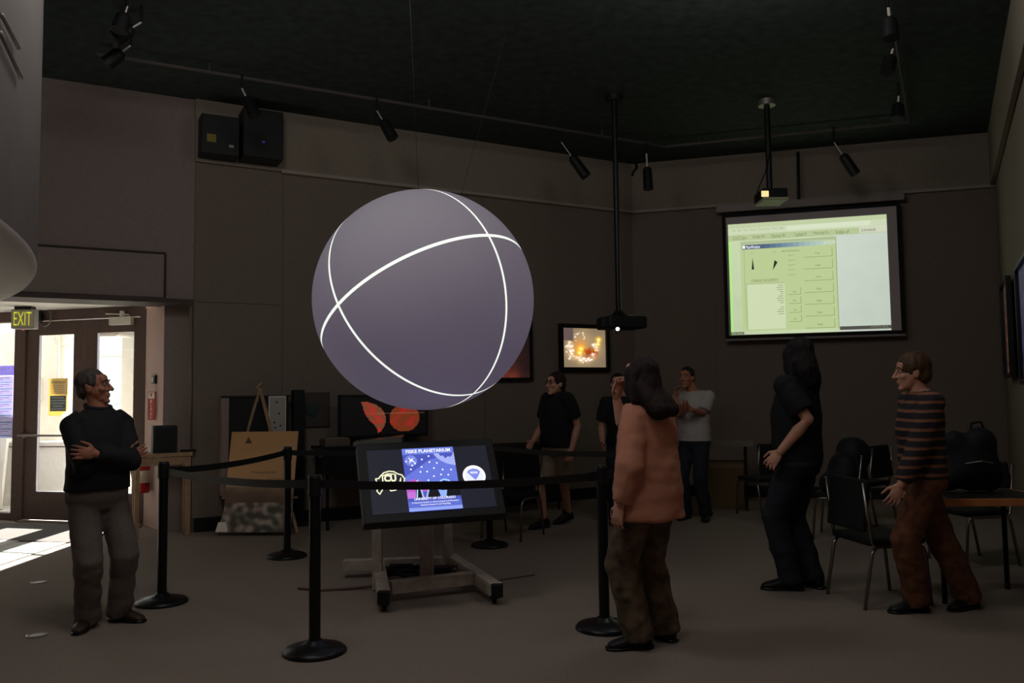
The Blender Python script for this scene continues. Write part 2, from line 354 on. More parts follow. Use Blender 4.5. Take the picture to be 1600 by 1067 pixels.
# thermostat, extinguisher and sign on the jamb
jn = V((-.83, -.55, 0)).normalized(); je = (PB-D2).normalized(); RJ = Matrix((je, -jn, Z)).transposed(); jp = lambda u, z, o=0: D2+je*u+Z*z+jn*o
nJ = V((je.y, -je.x, 0)); nJ = nJ if nJ.dot(V((0, -1, 0))) > 0 else -nJ
RJ = Matrix((je, -nJ, Z)).transposed(); jp = lambda u, z, o=0: D2+je*u+Z*z+nJ*o
JL = (PB-D2).length
def jpix(x, y): return onw(x, y, D2, PB)
t = thing('thermostat', 'small dark wall control with a lit square on the pink-beige jamb', 'control')
c = jpix(243, 593); MB().box(c+nJ*.015, (.12, .03, .1), RJ, .004).build('housing', blackm, t); MB().box(c+nJ*.033, (.05, .008, .055), RJ, .002).build('lit_window', mat('pale_plate', 'e0c8b8', .5), t)
t = thing('extinguisher_sign', 'red and white vertical fire extinguisher sign above the extinguisher', 'sign')
c = jpix(244, 634); sn = (nJ+je*.5).normalized(); se = V((-sn.y, sn.x, 0)); se = se if se.x > 0 else -se
MB().box(c+nJ*.05, (.11, .012, .33), Matrix((se, -sn, Z)).transposed()).build('plate', mat('sign_red', 'b8504a', .5), t)
p = Panel(c+nJ*.05+sn*.007-se*.055+Z*.165, se, -Z, .11, .33, t)
p.rect(.08, .02, .92, .24, wt).poly([(.3, .06), (.7, .06), (.5, .2)], MATS['sign_red'], 2)
for i, ch in enumerate('FIRE EXTINGUISHER'):
    if ch != ' ': p.text(ch, .34, .27+i*.041, .66, .30+i*.041, wt, 2)
p.done()
t = thing('fire_extinguisher', 'red fire extinguisher with white label hanging on the jamb below the tall table', 'extinguisher')
c = jpix(237, 742)+nJ*.1; zc = c.z
MB().lathe((c.x, c.y, 0), [(.0, zc-.2), (.07, zc-.2), (.078, zc-.18), (.078, zc+.13), (.06, zc+.18), (.028, zc+.21), (.0, zc+.21)]).build('tank', mat('extinguisher_red', 'a8282a', .35), t, smooth=True)
MB().lathe((c.x, c.y, 0), [(.079, zc-.08), (.0795, zc-.078), (.0795, zc+.06), (.079, zc+.062)]).build('label_band', mat('label_cream', 'd0c4b8', .6), t)
MB().cyl((c.x, c.y, zc+.2), (c.x, c.y, zc+.26), .022).bar((c.x, c.y, zc+.26), (c.x-.1, c.y, zc+.29), .02, .015).bar((c.x, c.y, zc+.245), (c.x-.1, c.y, zc+.235), .02, .012).build('valve', blackm, t)
MB().tube([(c.x, c.y, zc+.23), (c.x-.1, c.y-.02, zc+.2), (c.x-.13, c.y-.03, zc+.08), (c.x-.1, c.y-.03, zc-.05)], .012, 8).build('hose', mat('pale_hose', 'a8a098', .6), t, smooth=True)
# tall table with dark box
tc = V((-3.93, 9.3, 0)); tz = .915; RT = Matrix((eL, -nL, Z)).transposed()
t = thing('tall_table', 'tall narrow pale wood table standing beside the entrance jamb', 'table', tc, math.atan2(eL.y, eL.x))
MB().box((0, 0, tz-.02), (.6, .34, .04), None, .005).build('tabletop', wood, t)
for sx in (-1, 1):
    for sy in (-1, 1): MB().box((sx*.26, sy*.13, (tz-.04)/2), (.05, .05, tz-.04), None, .004).build('leg', wood, t)
MB().box((0, -.14, tz-.09), (.47, .02, .09)).build('apron', wood, t)
t = thing('equipment_box', 'dark green-black box standing on the tall table by the entrance', 'box', tc+Z*tz, math.atan2(eL.y, eL.x))
MB().box((.02, .0, .15), (.25, .24, .3), None, .012).build('shell', mat('dark_green_box', '252c29', .6, noise_s=20, noise_a=.1), t); MB().box((.02, -.125, .15), (.2, .01, .24), None, .004).build('front_cover', mat('dark_front', '1c2220', .7), t)
MB().box((.27, -.05, .012), (.16, .1, .024), None, .004).build('base_tray', black, t)
# floor: added light-bouncing tiles, mat and outlets
bounce_m = mat('pale_bounce_tile', 'b9b4ab', .55, noise_s=12, noise_a=.05)  # added pale surface: sunlit floor put into its colour, bounces sun upwards
tz_ = thing('bounce_tiling', 'added pale floor strip standing in for sunlit floor between the door mat and the carpet at left', 'light bounce')
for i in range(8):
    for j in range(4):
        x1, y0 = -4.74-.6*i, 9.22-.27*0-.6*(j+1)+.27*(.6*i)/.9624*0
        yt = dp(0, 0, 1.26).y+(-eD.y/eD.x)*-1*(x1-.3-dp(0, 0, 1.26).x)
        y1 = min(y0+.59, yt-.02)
        if y1-y0 > .05 and y0 > 6.9: MB().box((x1-.295, (y0+y1)/2, .002), (.59, y1-y0, .012)).build('bounce_tile', bounce_m, tz_)
# mat
tag(MB().prism([dp(-.1, .0, .25), dp(5, .0, .25), dp(5, .0, 1.25), dp(-.1, .0, 1.25)], Z*.012).build('entry_mat', mat('grey_mat', '5d5652', .95, noise_s=160, noise_a=.35, bump=.5)), 'grey walk-off mat in front of the entrance doors', 'mat')
for i, (x, y, l) in enumerate(((60, 910, 'round metal floor outlet cover nearer the entrance'), (57, 993, 'round metal floor outlet cover nearest the camera at the left'))):
    t = thing('floor_outlet', l, 'outlet', atz(x, y), 0, 'round floor outlets')
    MB().lathe((0, 0, 0), [(.0, 0), (.062, 0), (.062, .006), (.05, .009), (.045, .005), (.0, .005)]).build('cover', alu, t, smooth=False)
t = thing('door_stop', 'small bright metal door stop on the floor by the right door', 'door stop', atz(217, 824))
MB().lathe((0, 0, 0), [(.0, 0), (.035, 0), (.035, .02), (.025, .045), (.0, .05)]).build('dome', chrome, t, smooth=True)

# ------------------------------------------------------------------ outside the doors
MB().box((-6, 36, -.08), (90, 50.5, .1)).build('exterior_ground', mat('pale_concrete', 'c9c4b8', .9, noise_s=3, noise_a=.08), kind='structure')
beige = mat('beige_concrete', 'ece4d2', .9, noise_s=5, noise_a=.06)
ex = V((.985, -.17, 0)).normalized(); en = V((-.17, -.985, 0)).normalized(); X0 = V((-7.0, 12.9, 0))
xp = lambda u, z, o=0: X0 - ex*u + Z*z + en*o
slab('exterior_wall', xp(2.3, 0), xp(0, 0), -.03, 2.6, en, .3, beige)
t = thing('conduit', 'white bent conduit pipe running up the beige outside wall behind the left door', 'conduit')
q = lambda x, y, o=.04: onw(x, y, xp(9, 0), xp(0, 0))+en*o
MB().tube([q(94, 650), q(95, 560), q(95, 525), q(95, 500)], .022, 8).build('riser', white, t, smooth=True)
for k, (a, e) in enumerate(((82, 538), (100, 530))):
    MB().tube([q(a, 505), q(a+1, 522), q(a+5, 533-k*8), q(a+12, 538-k*8), q(a+30, 539-k*8)], .022, 8).build('elbow', white, t, smooth=True)
t = thing('electric_box', 'white electrical box on the beige outside wall', 'box')
c = q(47, 608, .06); RE = Matrix((ex, -en, Z)).transposed(); MB().box(c, (.47, .12, .36), RE, .01).build('cabinet', white, t); MB().box(c+en*.062, (.42, .012, .31), RE, .004).build('door', mat('box_door', 'e6e2da', .6), t); MB().box(c+en*.07+ex*.17, (.02, .02, .05), RE).build('latch', alu, t)
t = thing('alarm_box', 'small orange alarm box below the white electrical box outside', 'box')
c = q(29, 633, .05); MB().box(c, (.1, .1, .16), RE, .01).build('housing', mat('alarm_orange', 'c86a48', .6), t); MB().cyl(c+en*.05, c+en*.075, .03).build('bell', alu, t)
t = thing('leaning_board', 'white framed board leaning outside behind the side window', 'board')
a = V((-7.75, 12.0, 0)); MB().prism([a+V((-.75, 0, -.03)), a+V((.45, -.1, -.03)), a+V((.3, .3, 1.15)), a+V((-.9, .4, 1.15))], en*.05).build('sheet', white, t)
MB().bar(a+V((.45, -.14, -.03)), a+V((.1, .3, 1.25)), .06, .06).build('stile', mat('board_stile', 'bdb4a8', .7), t)
t = thing('planter_block', 'low white planter block seen outside through the left door', 'planter')
MB().box(q(100, 740, .35), (1.3, .5, .9), RE, .02).build('block', white, t); MB().box(q(100, 690, .35), (1.4, .6, .06), RE, .01).build('coping', mat('coping_grey', 'c6c2ba', .8), t)
t = thing('exterior_column', 'pale grey column standing outside behind the right door', 'column')
c = aty(206, 700, 14.5); MB().box((c.x+.1, 14.5, 1.7), (.42, .4, 3.5), None, .01).build('shaft', mat('grey_column', '7d7a76', .8), t); MB().box((c.x+.1, 14.5, .1), (.52, .5, .26), None, .01).build('base', mat('column_base', 'a8a5a0', .8), t)
t = thing('far_building', 'bright white building far outside seen through the right door', 'building')
MB().box((-17, 40, 3.5), (30, 6, 7.2)).build('wall', mat('far_white', 'f2f2ee', .9), t)
for i in range(6): MB().box((-21+i*1.7, 36.95, 2.0), (1.0, .12, 1.3)).build('window', mat('far_glass', 'd4dadd', .3), t)
MB().box((-17, 36.9, 3.6), (30, .3, .25)).build('ledge', mat('far_ledge', 'c9c9c6', .8), t)
t = thing('canopy_light', 'dark flat canopy light outside above the right door glass', 'light')
c = aty(178, 527, 11.6); MB().box(c+Z*.06, (.5, .5, .08), RE, .01).build('housing', mat('canopy_dark', '6b655f', .6), t); MB().box(c+Z*.015, (.3, .3, .02), RE).build('lens', mat('canopy_lens', 'b9b4ab', .4), t)
MB().cyl(c+Z*.1, c+Z*1.2, .02).build('stem', mat('canopy_dark', '6b655f', .6), t)

# ------------------------------------------------------------------ the sphere
SC, SR = V((-.6807, 6.4205, 2.251)), .855
M = bpy.data.materials.new('projected_sphere'); M.use_nodes = True; nt = M.node_tree; b = nt.nodes['Principled BSDF']; b.inputs['Base Color'].default_value = (.30, .29, .29, 1); b.inputs['Roughness'].default_value = .8
b.inputs['Specular IOR Level'].default_value = .2
tc_ = nt.nodes.new('ShaderNodeTexCoord'); nm = nt.nodes.new('ShaderNodeVectorMath'); nm.operation = 'NORMALIZE'; nt.links.new(tc_.outputs['Object'], nm.inputs[0])
def math_n(op, a, bb=None):
    n = nt.nodes.new('ShaderNodeMath'); n.operation = op
    for i, x in enumerate((a, bb)):
        if x is None: continue
        if isinstance(x, (int, float)): n.inputs[i].default_value = x
        else: nt.links.new(x, n.inputs[i])
    return n.outputs[0]
tot = None
for nv, d, wd_ in (((-.6374, -.7559, -.1497), .0259, .0118), ((.6185, -.6627, .4223), .075, .0118), ((.4338, -.2705, -.8594), .0374, .0145)):
    dt = nt.nodes.new('ShaderNodeVectorMath'); dt.operation = 'DOT_PRODUCT'; nt.links.new(nm.outputs[0], dt.inputs[0]); dt.inputs[1].default_value = V(nv).normalized()
    v = math_n('LESS_THAN', math_n('ABSOLUTE', math_n('SUBTRACT', dt.outputs['Value'], d)), wd_)
    tot = v if tot is None else math_n('MAXIMUM', tot, v)
mx = nt.nodes.new('ShaderNodeMix'); mx.data_type = 'RGBA'; nt.links.new(tot, mx.inputs['Factor'])
mx.inputs[6].default_value = (*[v*.62 for v in lin('5c5468')], 1); mx.inputs[7].default_value = (.93, .97, .90, 1)
nt.links.new(mx.outputs[2], b.inputs['Emission Color']); b.inputs['Emission Strength'].default_value = 1
t = thing('display_sphere', 'large hanging violet globe with three glowing white circles projected on it', 'globe', SC)
q = MB(); q.blob((0, 0, 0), SR, n=96); q.build('globe', M, t, smooth=True)
for k in range(3):
    a = k*2*math.pi/3+.5; dv = V((math.cos(a), math.sin(a), 0))
    MB().tube([dv*.3+Z*.79, dv*.9+Z*(H-SC.z)], .0013, 5).build('cable', blackm, t)

# ------------------------------------------------------------------ kiosk under the sphere
q7 = (-.5914, 6.0, .911, .2973, .5721, .0178, .8902)
cx, cy, cz, yaw, tilt, rol, W_ = q7; ex_ = V((math.cos(yaw), math.sin(yaw), 0)); nb = V((-math.sin(yaw), math.cos(yaw), 0)); ez_ = Z*math.cos(tilt)+nb*math.sin(tilt)
ex2 = ex_*math.cos(rol)+ez_*math.sin(rol); ez2 = ez_*math.cos(rol)-ex_*math.sin(rol); nn = ex2.cross(ez2)
H_ = W_*9/16; TC = V((cx, cy, cz)); RTV = Matrix((ex2, -nn, ez2)).transposed()
t = thing('kiosk_monitor', 'black flat monitor tilted back on the timber stand, showing a planetarium poster', 'monitor')
MB().box(TC-nn*.055, (W_+.13, .1, H_+.13), RTV, .01).build('casing', black, t)
MB().box(TC-nn*.13, (W_*.6, .08, H_*.6), RTV, .02).build('back_housing', black, t)
P = Panel(TC-ex2*W_/2+ez2*H_/2+nn*.0, ex2, -ez2, W_, H_, t, 'screen_graphic')
MB().box(TC-nn*.006, (W_, .010, H_), RTV).build('screen', glow('screen_dark', '1b1d29', .95), t)
g = lambda c, s=1.0: glow('screen_'+c, c, s)
bl, lb, wh, cr = g('4a55b8', 1.1), g('8ea0ec', 1.1), g('f8f8ff', 1.2), g('f4f0cc', 1.1)
P.rect(.285, -.0, .715, 1, bl, 1); P.rect(.285, 0, .715, .1, g('6a7cd8', 1.1), 2)
P.poly([(.285, .46), (.5, .2), (.715, .1), (.715, .7), (.285, .7)], g('6474d6', 1.1), 2)
P.poly([(.54, .1), (.56, .16), (.60, .23), (.65, .28), (.715, .31), (.715, .1)], g('a4b0ee', 1.1), 3)
P.poly([(.585, .1), (.60, .15), (.62, .14), (.635, .19), (.66, .16), (.68, .17), (.70, .14), (.705, .1)], bl, 4)
for u, v in ((.31, .21), (.38, .25), (.44, .19), (.50, .14), (.34, .34), (.43, .31), (.50, .24), (.56, .26), (.47, .39), (.53, .34), (.60, .37), (.67, .38), (.52, .47), (.58, .45), (.47, .53), (.64, .46), (.415, .39), (.355, .28)): P.disc(u, v, .0065, wh, 4, 10)
P.disc(.35, .2, .045, g('7484da', 1.1), 3, 20)
P.poly([(.33, .14), (.35, .185), (.375, .15), (.36, .195), (.39, .24), (.352, .21), (.33, .25), (.342, .2)], wh, 5)
P.poly([(.285, .60), (.30, .53), (.34, .50), (.40, .52), (.44, .58), (.47, .66), (.47, .70), (.285, .70)], g('b858c0', 1.1), 4)
P.poly([(.285, .70), (.36, .70), (.345, .86), (.33, .9), (.285, .9)], g('c070d4', 1.1), 4)
bk = g('0c0c14', 1.0)
P.poly([(.36, .62), (.375, .5), (.39, .6), (.40, .72), (.42, .8), (.44, .78), (.46, .66), (.53, .66), (.55, .76), (.53, .84), (.50, .88), (.35, .88)], bk, 5)
P.poly([(.555, .66), (.56, .58), (.59, .55), (.63, .57), (.65, .64), (.715, .66), (.715, .88), (.60, .88), (.585, .74)], bk, 5)
P.line([(.355, .88), (.365, .74), (.375, .62), (.372, .54), (.385, .52)], .009, g('9fd0f4', 1.2), 6); P.line([(.40, .66), (.41, .78), (.43, .84), (.445, .76), (.46, .68)], .012, g('a8b8f0', 1.1), 6)
P.line([(.55, .60), (.57, .55), (.60, .53), (.635, .55), (.655, .62)], .010, g('9fd0f4', 1.2), 6); P.poly([(.54, .70), (.61, .70), (.60, .78), (.59, .87), (.55, .87), (.555, .8)], g('8fb0f0', 1.1), 6)
P.rect(.285, .80, .715, .91, bl, 7); P.rect(.285, .91, .715, 1, lb, 7); P.rect(.285, .855, .715, .95, g('5c6ccc', 1.1), 8)
P.text('FISKE PLANETARIUM', .315, .03, .685, .085, wh, 9, bold=.02)
P.text('UNIVERSITY OF COLORADO', .335, .80, .67, .838, wh, 9, bold=.02); P.text('A National Leader in Astronomical and Planetary', .31, .862, .69, .89, wh, 9, bold=.01); P.text('Sciences Research and Teaching', .38, .90, .62, .93, wh, 9, bold=.01)
P.line([(.055, .50), (.05, .46), (.075, .455), (.09, .42), (.12, .37), (.16, .35), (.20, .36), (.23, .40), (.262, .42), (.28, .48), (.27, .56)], .0095, cr, 3)
P.line([(.055, .50), (.075, .52), (.06, .60), (.05, .65), (.07, .70), (.10, .62)], .0085, cr, 3); P.line([(.15, .62), (.16, .66), (.20, .65), (.22, .60)], .0085, cr, 3)
P.text('CU', .115, .40, .215, .52, cr, 3, bold=.05); P.line([(.105, .53), (.105, .42), (.15, .39), (.20, .40)], .009, cr, 3); P.poly([(.235, .52), (.245, .47), (.255, .45), (.25, .52)], cr, 3)
P.disc(.855, .5, .085, g('ffffff', 1.25), 3, 40); P.disc(.855, .5, .069, g('e4e8ff', 1.1), 4, 36)
P.poly([(.80, .44), (.82, .40), (.855, .385), (.89, .40), (.91, .44), (.885, .52), (.86, .57), (.835, .52)], g('7e8ae0', 1.1), 5)
P.text('NOAA', .825, .43, .888, .47, wh, 6, bold=.03); P.rect(.80, .585, .91, .61, g('b8ecf0', 1.1), 5); P.done()
# timber stand
s = thing('monitor_stand', 'weathered timber stand with three posts and splayed feet under the monitor', 'stand')
fz = .105
def beam(name, a, c, z=fz, wd=.09): MB().bar(V((a.x, a.y, z)), V((c.x, c.y, z)), wd, wd, Z).build(name, woodw, s)
beam('foot', atz(600, 957), atz(590, 893)); beam('foot', atz(777, 945), atz(705, 893)); beam('crossbar', atz(600, 940)+V((.05, 0, 0)), atz(742, 924)); beam('rear_bar', atz(537, 903), atz(690, 898))
for x, y in ((601, 954), (593, 902), (773, 943), (712, 899)):
    c = atz(x, y); b = MB(); b.box((c.x, c.y, .052), (.07, .07, .018)).cyl((c.x-.014, c.y, .024), (c.x+.014, c.y, .024), .024, n=14); b.build('caster', blackm, s)
for x, y in ((600, 957), (777, 945)):
    c = atz(x, y); MB().box((c.x, c.y-.012, .105), (.086, .05, .094), None, .006).build('end_cap', black, s, label='black end cap')
ptop = lambda p, d: TC.z - .30 + d
for (x, y, wd, tz_) in ((590, 924, .075, .78), (667, 919, .105, .80), (701, 896, .068, .95)):
    p0 = atz(x, y); MB().bar(V((p0.x, p0.y, .02)), V((p0.x, p0.y, tz_)), wd, .06, V((0, 1, 0))).build('post', woodw, s)
MB().bar(TC-ex2*.4-nn*.17-ez2*.05, TC+ex2*.4-nn*.17-ez2*.05, .09, .05).build('mount_rail', woodw, s)
t = thing('cable_coil', 'tangled heap of black cables lying on the stand base', 'cables', atz(640, 908)+Z*.02)
pts = []; random.seed(3)
for i in range(120): a = i*.55; pts.append(V((math.cos(a)*(.16+.1*random.random()), math.sin(a)*(.08+.06*random.random()), .03+.07*random.random())))
MB().tube(pts, .009, 6).build('cable', blackm, t, smooth=True)
t = thing('power_adapter', 'black power box among cables at the right post of the stand', 'adapter', atz(688, 908)+Z*.0)
MB().box((0, 0, .06), (.2, .13, .12), None, .01).build('housing', black, t); MB().tube([(.08, 0, .1), (.13, .02, .12), (.16, .06, .05), (.18, .1, .02)], .01, 6).build('lead', blackm, t)
tag(MB().tube([atz(730, 915)+Z*.008, atz(765, 910)+Z*.008, atz(800, 904)+Z*.008, atz(835, 899)+Z*.008], .008, 6).build('floor_cable', mat('grey_cable', '6e6a66')), 'thin grey cable running right across the carpet from the stand', 'cable')
tag(MB().tube([atz(466, 921)+Z*.008, atz(500, 924)+Z*.008, atz(535, 922)+Z*.008, atz(590, 921)+Z*.03], .012, 6).build('floor_cable', mat('brown_cable', '5a3f38')), 'dark red-brown cable lying on the carpet left of the stand', 'cable')

# ------------------------------------------------------------------ stanchions and belts
posts = {'a': (-2.62, 6.23), 'b': (-2.16, 7.95), 'c': (-1.19, 4.99), 'd': (.57, 5.41), 'e': (-.25, 8.38), 'f': (1.12, 7.25)}
plab = {'a': 'black belt stanchion beside the man with crossed arms', 'b': 'black belt stanchion in front of the tan easel poster', 'c': 'black belt stanchion nearest the camera, left of the kiosk monitor', 'd': 'black belt stanchion left of the woman in the pink shirt', 'e': 'black belt stanchion behind the kiosk monitor', 'f': 'black belt stanchion hidden behind the woman in pink'}
s0 = None
for k, (x, y) in posts.items():
    if s0 is None:
        s0 = thing('stanchion', plab[k], 'stanchion', (x, y, 0), 0, 'belt stanchions round the globe')
        MB().lathe((0, 0, 0), [(0, 0), (.185, 0), (.188, .012), (.17, .03), (.1, .048), (.055, .06), (.045, .075), (0, .075)], 36).build('base', blackm, s0, smooth=True)
        MB().cyl((0, 0, .06), (0, 0, .92), .034, n=24).build('post', blackm, s0, smooth=False)
        MB().lathe((0, 0, 0), [(0, .915), (.038, .915), (.041, .925), (.041, 1.025), (.036, 1.04), (0, 1.042)], 24).build('belt_head', mat('belt_head_black', '1c1c1e', .4), s0, smooth=False)
    else: dup(s0, (x, y, 0), None, plab[k])
def belt(a, c, z0, z1, sag, label):
    p, q_ = V((*posts[a], 0)), V((*posts[c], 0)); d = (q_-p).normalized(); sd = Z*.025; b = MB(); n = 14
    th = V((-d.y, d.x, 0))*.0015; L = []
    for i in range(n+1):
        f = i/n; c_ = p+d*.04+(q_-p-d*.08)*f + Z*(z0+(z1-z0)*f-sag*4*f*(1-f)); L.append([b.bm.verts.new(c_+o) for o in (-sd-th, -sd+th, sd+th, sd-th)])
    for r0, r1 in zip(L, L[1:]):
        for i in range(4): b.bm.faces.new((r0[i], r0[(i+1) % 4], r1[(i+1) % 4], r1[i]))
    b.bm.faces.new(L[0]); b.bm.faces.new(L[-1])
    r = thing('barrier_belt', label, 'belt', (0, 0, 0), 0, 'black belts between stanchions'); b.build('webbing', belt_m, r)
    e = q_-d*.06+Z*z1; MB().box(e, (.05, .02, .06), Matrix((d, V((-d.y, d.x, 0)), Z)).transposed(), .003).build('end_clip', black, r)
belt('a', 'b', .97, .985, .03, 'black belt crossing the top of the tan easel poster')
belt('a', 'c', .97, .985, .03, 'black belt running from the left stanchion to the front stanchion')
belt('c', 'd', .985, .97, .03, 'black belt across the front of the kiosk monitor')
belt('b', 'e', .98, .97, .02, 'black belt behind the kiosk monitor from the easel stanchion')
belt('e', 'f', .98, .98, .03, 'black belt in front of the man in khaki shorts')
belt('d', 'f', .97, .97, .03, 'black belt passing behind the woman in pink')

# ------------------------------------------------------------------ projection screen
scA, scB = C+nR*.2, Rr+nR*.2; S = lambda x, y: onw(x, y, scA, scB)
tl, trr, brr, bll = S(1128, 338), S(1406, 313), S(1413, 522), S(1135, 530)
zt, zb = 4.09, 2.27; tl.z = trr.z = zt; bll.z = brr.z = zb
u0 = (tl-scA).dot(eR); u1 = (trr-scA).dot(eR); sp = lambda u, z, o=0: scA+eR*u+Z*z+nR*o
t = thing('projection_screen', 'pull-down projection screen showing a pale green computer desktop', 'screen')
MB().prism([sp(u0, zb), sp(u1, zb), sp(u1, zt), sp(u0, zt)], -nR*.006).build('black_border', mat('screen_border', '0c0c0d', .7), t)
MB().prism([sp(u0+.05, zb+.05, .002), sp(u1-.05, zb+.05, .002), sp(u1-.05, zt-.05, .002), sp(u0+.05, zt-.05, .002)], -nR*.002).build('fabric', mat('screen_fabric', 'b8b2b2', .9), t)
MB().bar(sp(u0-.08, zt+.085, -.02), sp(u1+.06, zt+.085, -.02), .1, .11, Z, .012).build('roller_case', mat('case_grey', '8e8580', .5), t)
MB().bar(sp(u0, zb-.015), sp(u1, zb-.015), .03, .03, Z, .006).build('bottom_bar', mat('case_grey', '8e8580', .5), t)
for u in (u0+.1, u1-.12): MB().box(sp(u, zt+.1, -.1), (.05, .16, .06), Matrix((eR, -nR, Z)).transposed()).build('bracket', black, t)
iu0 = (S(1140, 440)-scA).dot(eR); iu1 = (S(1389, 430)-scA).dot(eR); iz0, iz1 = 2.325, 3.935; IW, IH = iu1-iu0, iz1-iz0
P = Panel(sp(iu0, iz1, .004), eR, -Z, IW, IH, t, 'projected_shape'); 
gs = .80
def gcol(u, v):
    base = (.80, .86, .70) if u < .68 else (.80, .845, .79)
    k = 1-.10*abs(u-.5)-.05*v+.015*nz(u*9, v*9); c_ = tuple(x*k for x in base)
    if u < .02: c_ = mix(c_, (.62, .95, .42), .6)
    return c_
P.grid(60, 44, gcol, picmat('projected_picture', 1.06), 0, 'projected_image')
G = lambda c: glow('beam_'+c, c, 1.06)
P.rect(0, 0, 1, .04, G('bcc89e')); P.rect(0, .04, 1, .10, G('c6d2b0')); P.rect(0, .10, 1, .155, G('b2c092')); P.rect(.832, .098, 1, .15, G('ccd0b8'), 2)
ink, ink2 = G('4a5440'), G('8a9a70')
P.text('File   Edit   View   History   Bookmarks   Tools   Help', .03, .05, .36, .075, G('98a884'), 3); P.rect(.38, .045, .9, .085, G('d2dcc0'), 2)
for i, (s_, a, c_) in enumerate((('CU-CS Serv', .03, .12), ('Google Do', .16, .24), ('Channel W', .28, .37), ('Candidate W', .43, .505), ('Meeting Do', .55, .645), ('Index of', .69, .77), ('(Untitled)', .845, .93))): P.text(s_, a, .112, c_, .145, ink if i == 6 else G('6c7a54'), 3)
P.rect(.075, .17, .685, .97, G('b6c690'), 2); P.rect(.08, .165, .69, .188, G('a8b690'), 3)
for i in range(16): P.rect(.09+i*.0362, .195, .09+(i+1)*.0362+.001, .235, G(['3a4a6a', '40506e', '465874', '4c607a', '526880', '5c7288', '667e90', '708a98', '7a94a0', '869ea6', '92aaac', '9cb4b0', 'a6bcb4', 'aec2b8', 'b4c6b8', 'b8c8b8'][i]), 4)
P.rect(.093, .20, .108, .228, wh, 5); P.text('MainWindow', .115, .202, .205, .23, wh, 5)
for i in range(3): P.rect(.61+i*.027, .20, .63+i*.027, .228, G('c2d0ac'), 5)
P.poly([(.155, .31), (.163, .42), (.147, .42)], G('20281e'), 4); P.poly([(.296, .345), (.315, .365), (.283, .435)], G('20281e'), 4)
P.text('Dist', .145, .265, .162, .278, ink2, 4); P.text('Head', .285, .265, .305, .278, ink2, 4); P.text('Robot State & Commands', .345, .262, .455, .276, ink, 4)
for i in range(5): P.text('Spd '+'12345'[i], .385, .305+i*.043, .425, .318+i*.043, G('6c7a54'), 4)
P.text('COMMAND LINE ELEMENTS', .14, .51, .315, .535, G('6c7a54'), 4)
P.rect(.11, .55, .355, .955, G('c8d4ac'), 3); P.line([(.355, .55), (.11, .55), (.11, .955)], .008, G('94a474'), 4)
for i in range(13): P.line([(.315+.012*math.sin(i*5), .57+i*.0195+(i > 8)*.02), (.345, .57+i*.0195+(i > 8)*.02)], .008, G('78886a'), 4)
for i, s_ in enumerate(('Up', 'Forward', 'Stop', 'Home', 'Rotate', 'Down', 'Reset')):
    v = .26+i*.104; P.line([(.48, v+.075), (.66, v+.075), (.66, v+.0)], .007, G('869664'), 4); P.text(s_, .555, v+.035, .585, v+.055, G('6c7a54'), 4)
for i, s_ in enumerate(('Left', 'Run', 'Go', 'Quit')):
    v = .60+i*.08; P.line([(.38, v+.058), (.455, v+.058), (.455, v+.0)], .007, G('869664'), 4); P.text(s_, .405, v+.025, .427, v+.04, G('6c7a54'), 4)
P.line([(.685, .19), (.685, .97)], .01, G('8c9c70'), 5); P.line([(.10, .24), (.10, .93)], .006, G('94a474'), 4)
P.rect(.69, .955, 1, .985, G('4e4c46'), 4); P.text('(1277) ALL', .88, .958, .985, .98, G('8a8a7c'), 5)
P.rect(.0, .975, .085, .998, G('5c6650'), 5); P.text('Disc Status', .008, .978, .078, .994, G('b8c4a0'), 6)
P.done()
# conduit on the band above the screen
tag(MB().cyl(S(1247, 243)+Z*.05, S(1248, 318), .022).build('cable_conduit', blackm), 'thin dark vertical cable pipe on the band above the projection screen', 'pipe')

# ------------------------------------------------------------------ projectors on poles
t = thing('ceiling_projector', 'projector on the right ceiling pole above the screen with a glowing vent', 'projector')
pp = atz(1198, 163, 4.95); pz = aty(1206, 308, pp.y).z
MB().cyl((pp.x, pp.y, pz+.1), (pp.x, pp.y, 5), .035).build('pole', blackm, t); MB().lathe((pp.x, pp.y, 0), [(0, 4.93), (.1, 4.93), (.1, 5), (0, 5)]).build('ceiling_plate', alu, t)
MB().box((pp.x+.01, pp.y, pz+.01), (.30, .34, .12), None, .015).build('housing', black, t); MB().box((pp.x+.01, pp.y-.02, pz-.06), (.3, .36, .03), None, .01).build('lower_shell', mat('projector_pale', 'a8b090', .5), t)
MB().box((pp.x-.11, pp.y-.172, pz-.0), (.085, .01, .07), None, .003).build('vent_glow', glow('vent_light', 'ffdf9a', 1.1), t)
MB().tube([(pp.x, pp.y-.03, pz+.5), (pp.x-.05, pp.y-.03, pz+.3), (pp.x-.12, pp.y-.03, pz+.15), (pp.x-.16, pp.y-.03, pz+.05)], .008, 6).build('lead', blackm, t, smooth=True)
t = thing('globe_projector', 'black projector low on the left ceiling pole, bright lens facing the globe', 'projector')
pp = aty(967, 505, 9.5); pz = pp.z
MB().cyl((pp.x, pp.y, pz+.06), (pp.x, pp.y, 5), .032).build('pole', blackm, t); MB().lathe((pp.x, pp.y, 0), [(0, 4.93), (.1, 4.93), (.1, 5), (0, 5)]).build('ceiling_plate', black, t)
Rp = Matrix.Rotation(math.radians(18), 3, 'Z')
MB().box((pp.x+.03, pp.y, pz), (.48, .38, .14), Rp, .025).build('housing', black, t, smooth=False)
MB().box((pp.x-.16, pp.y-.18, pz-.01), (.17, .14, .13), Rp, .02).build('side_pod', black, t)
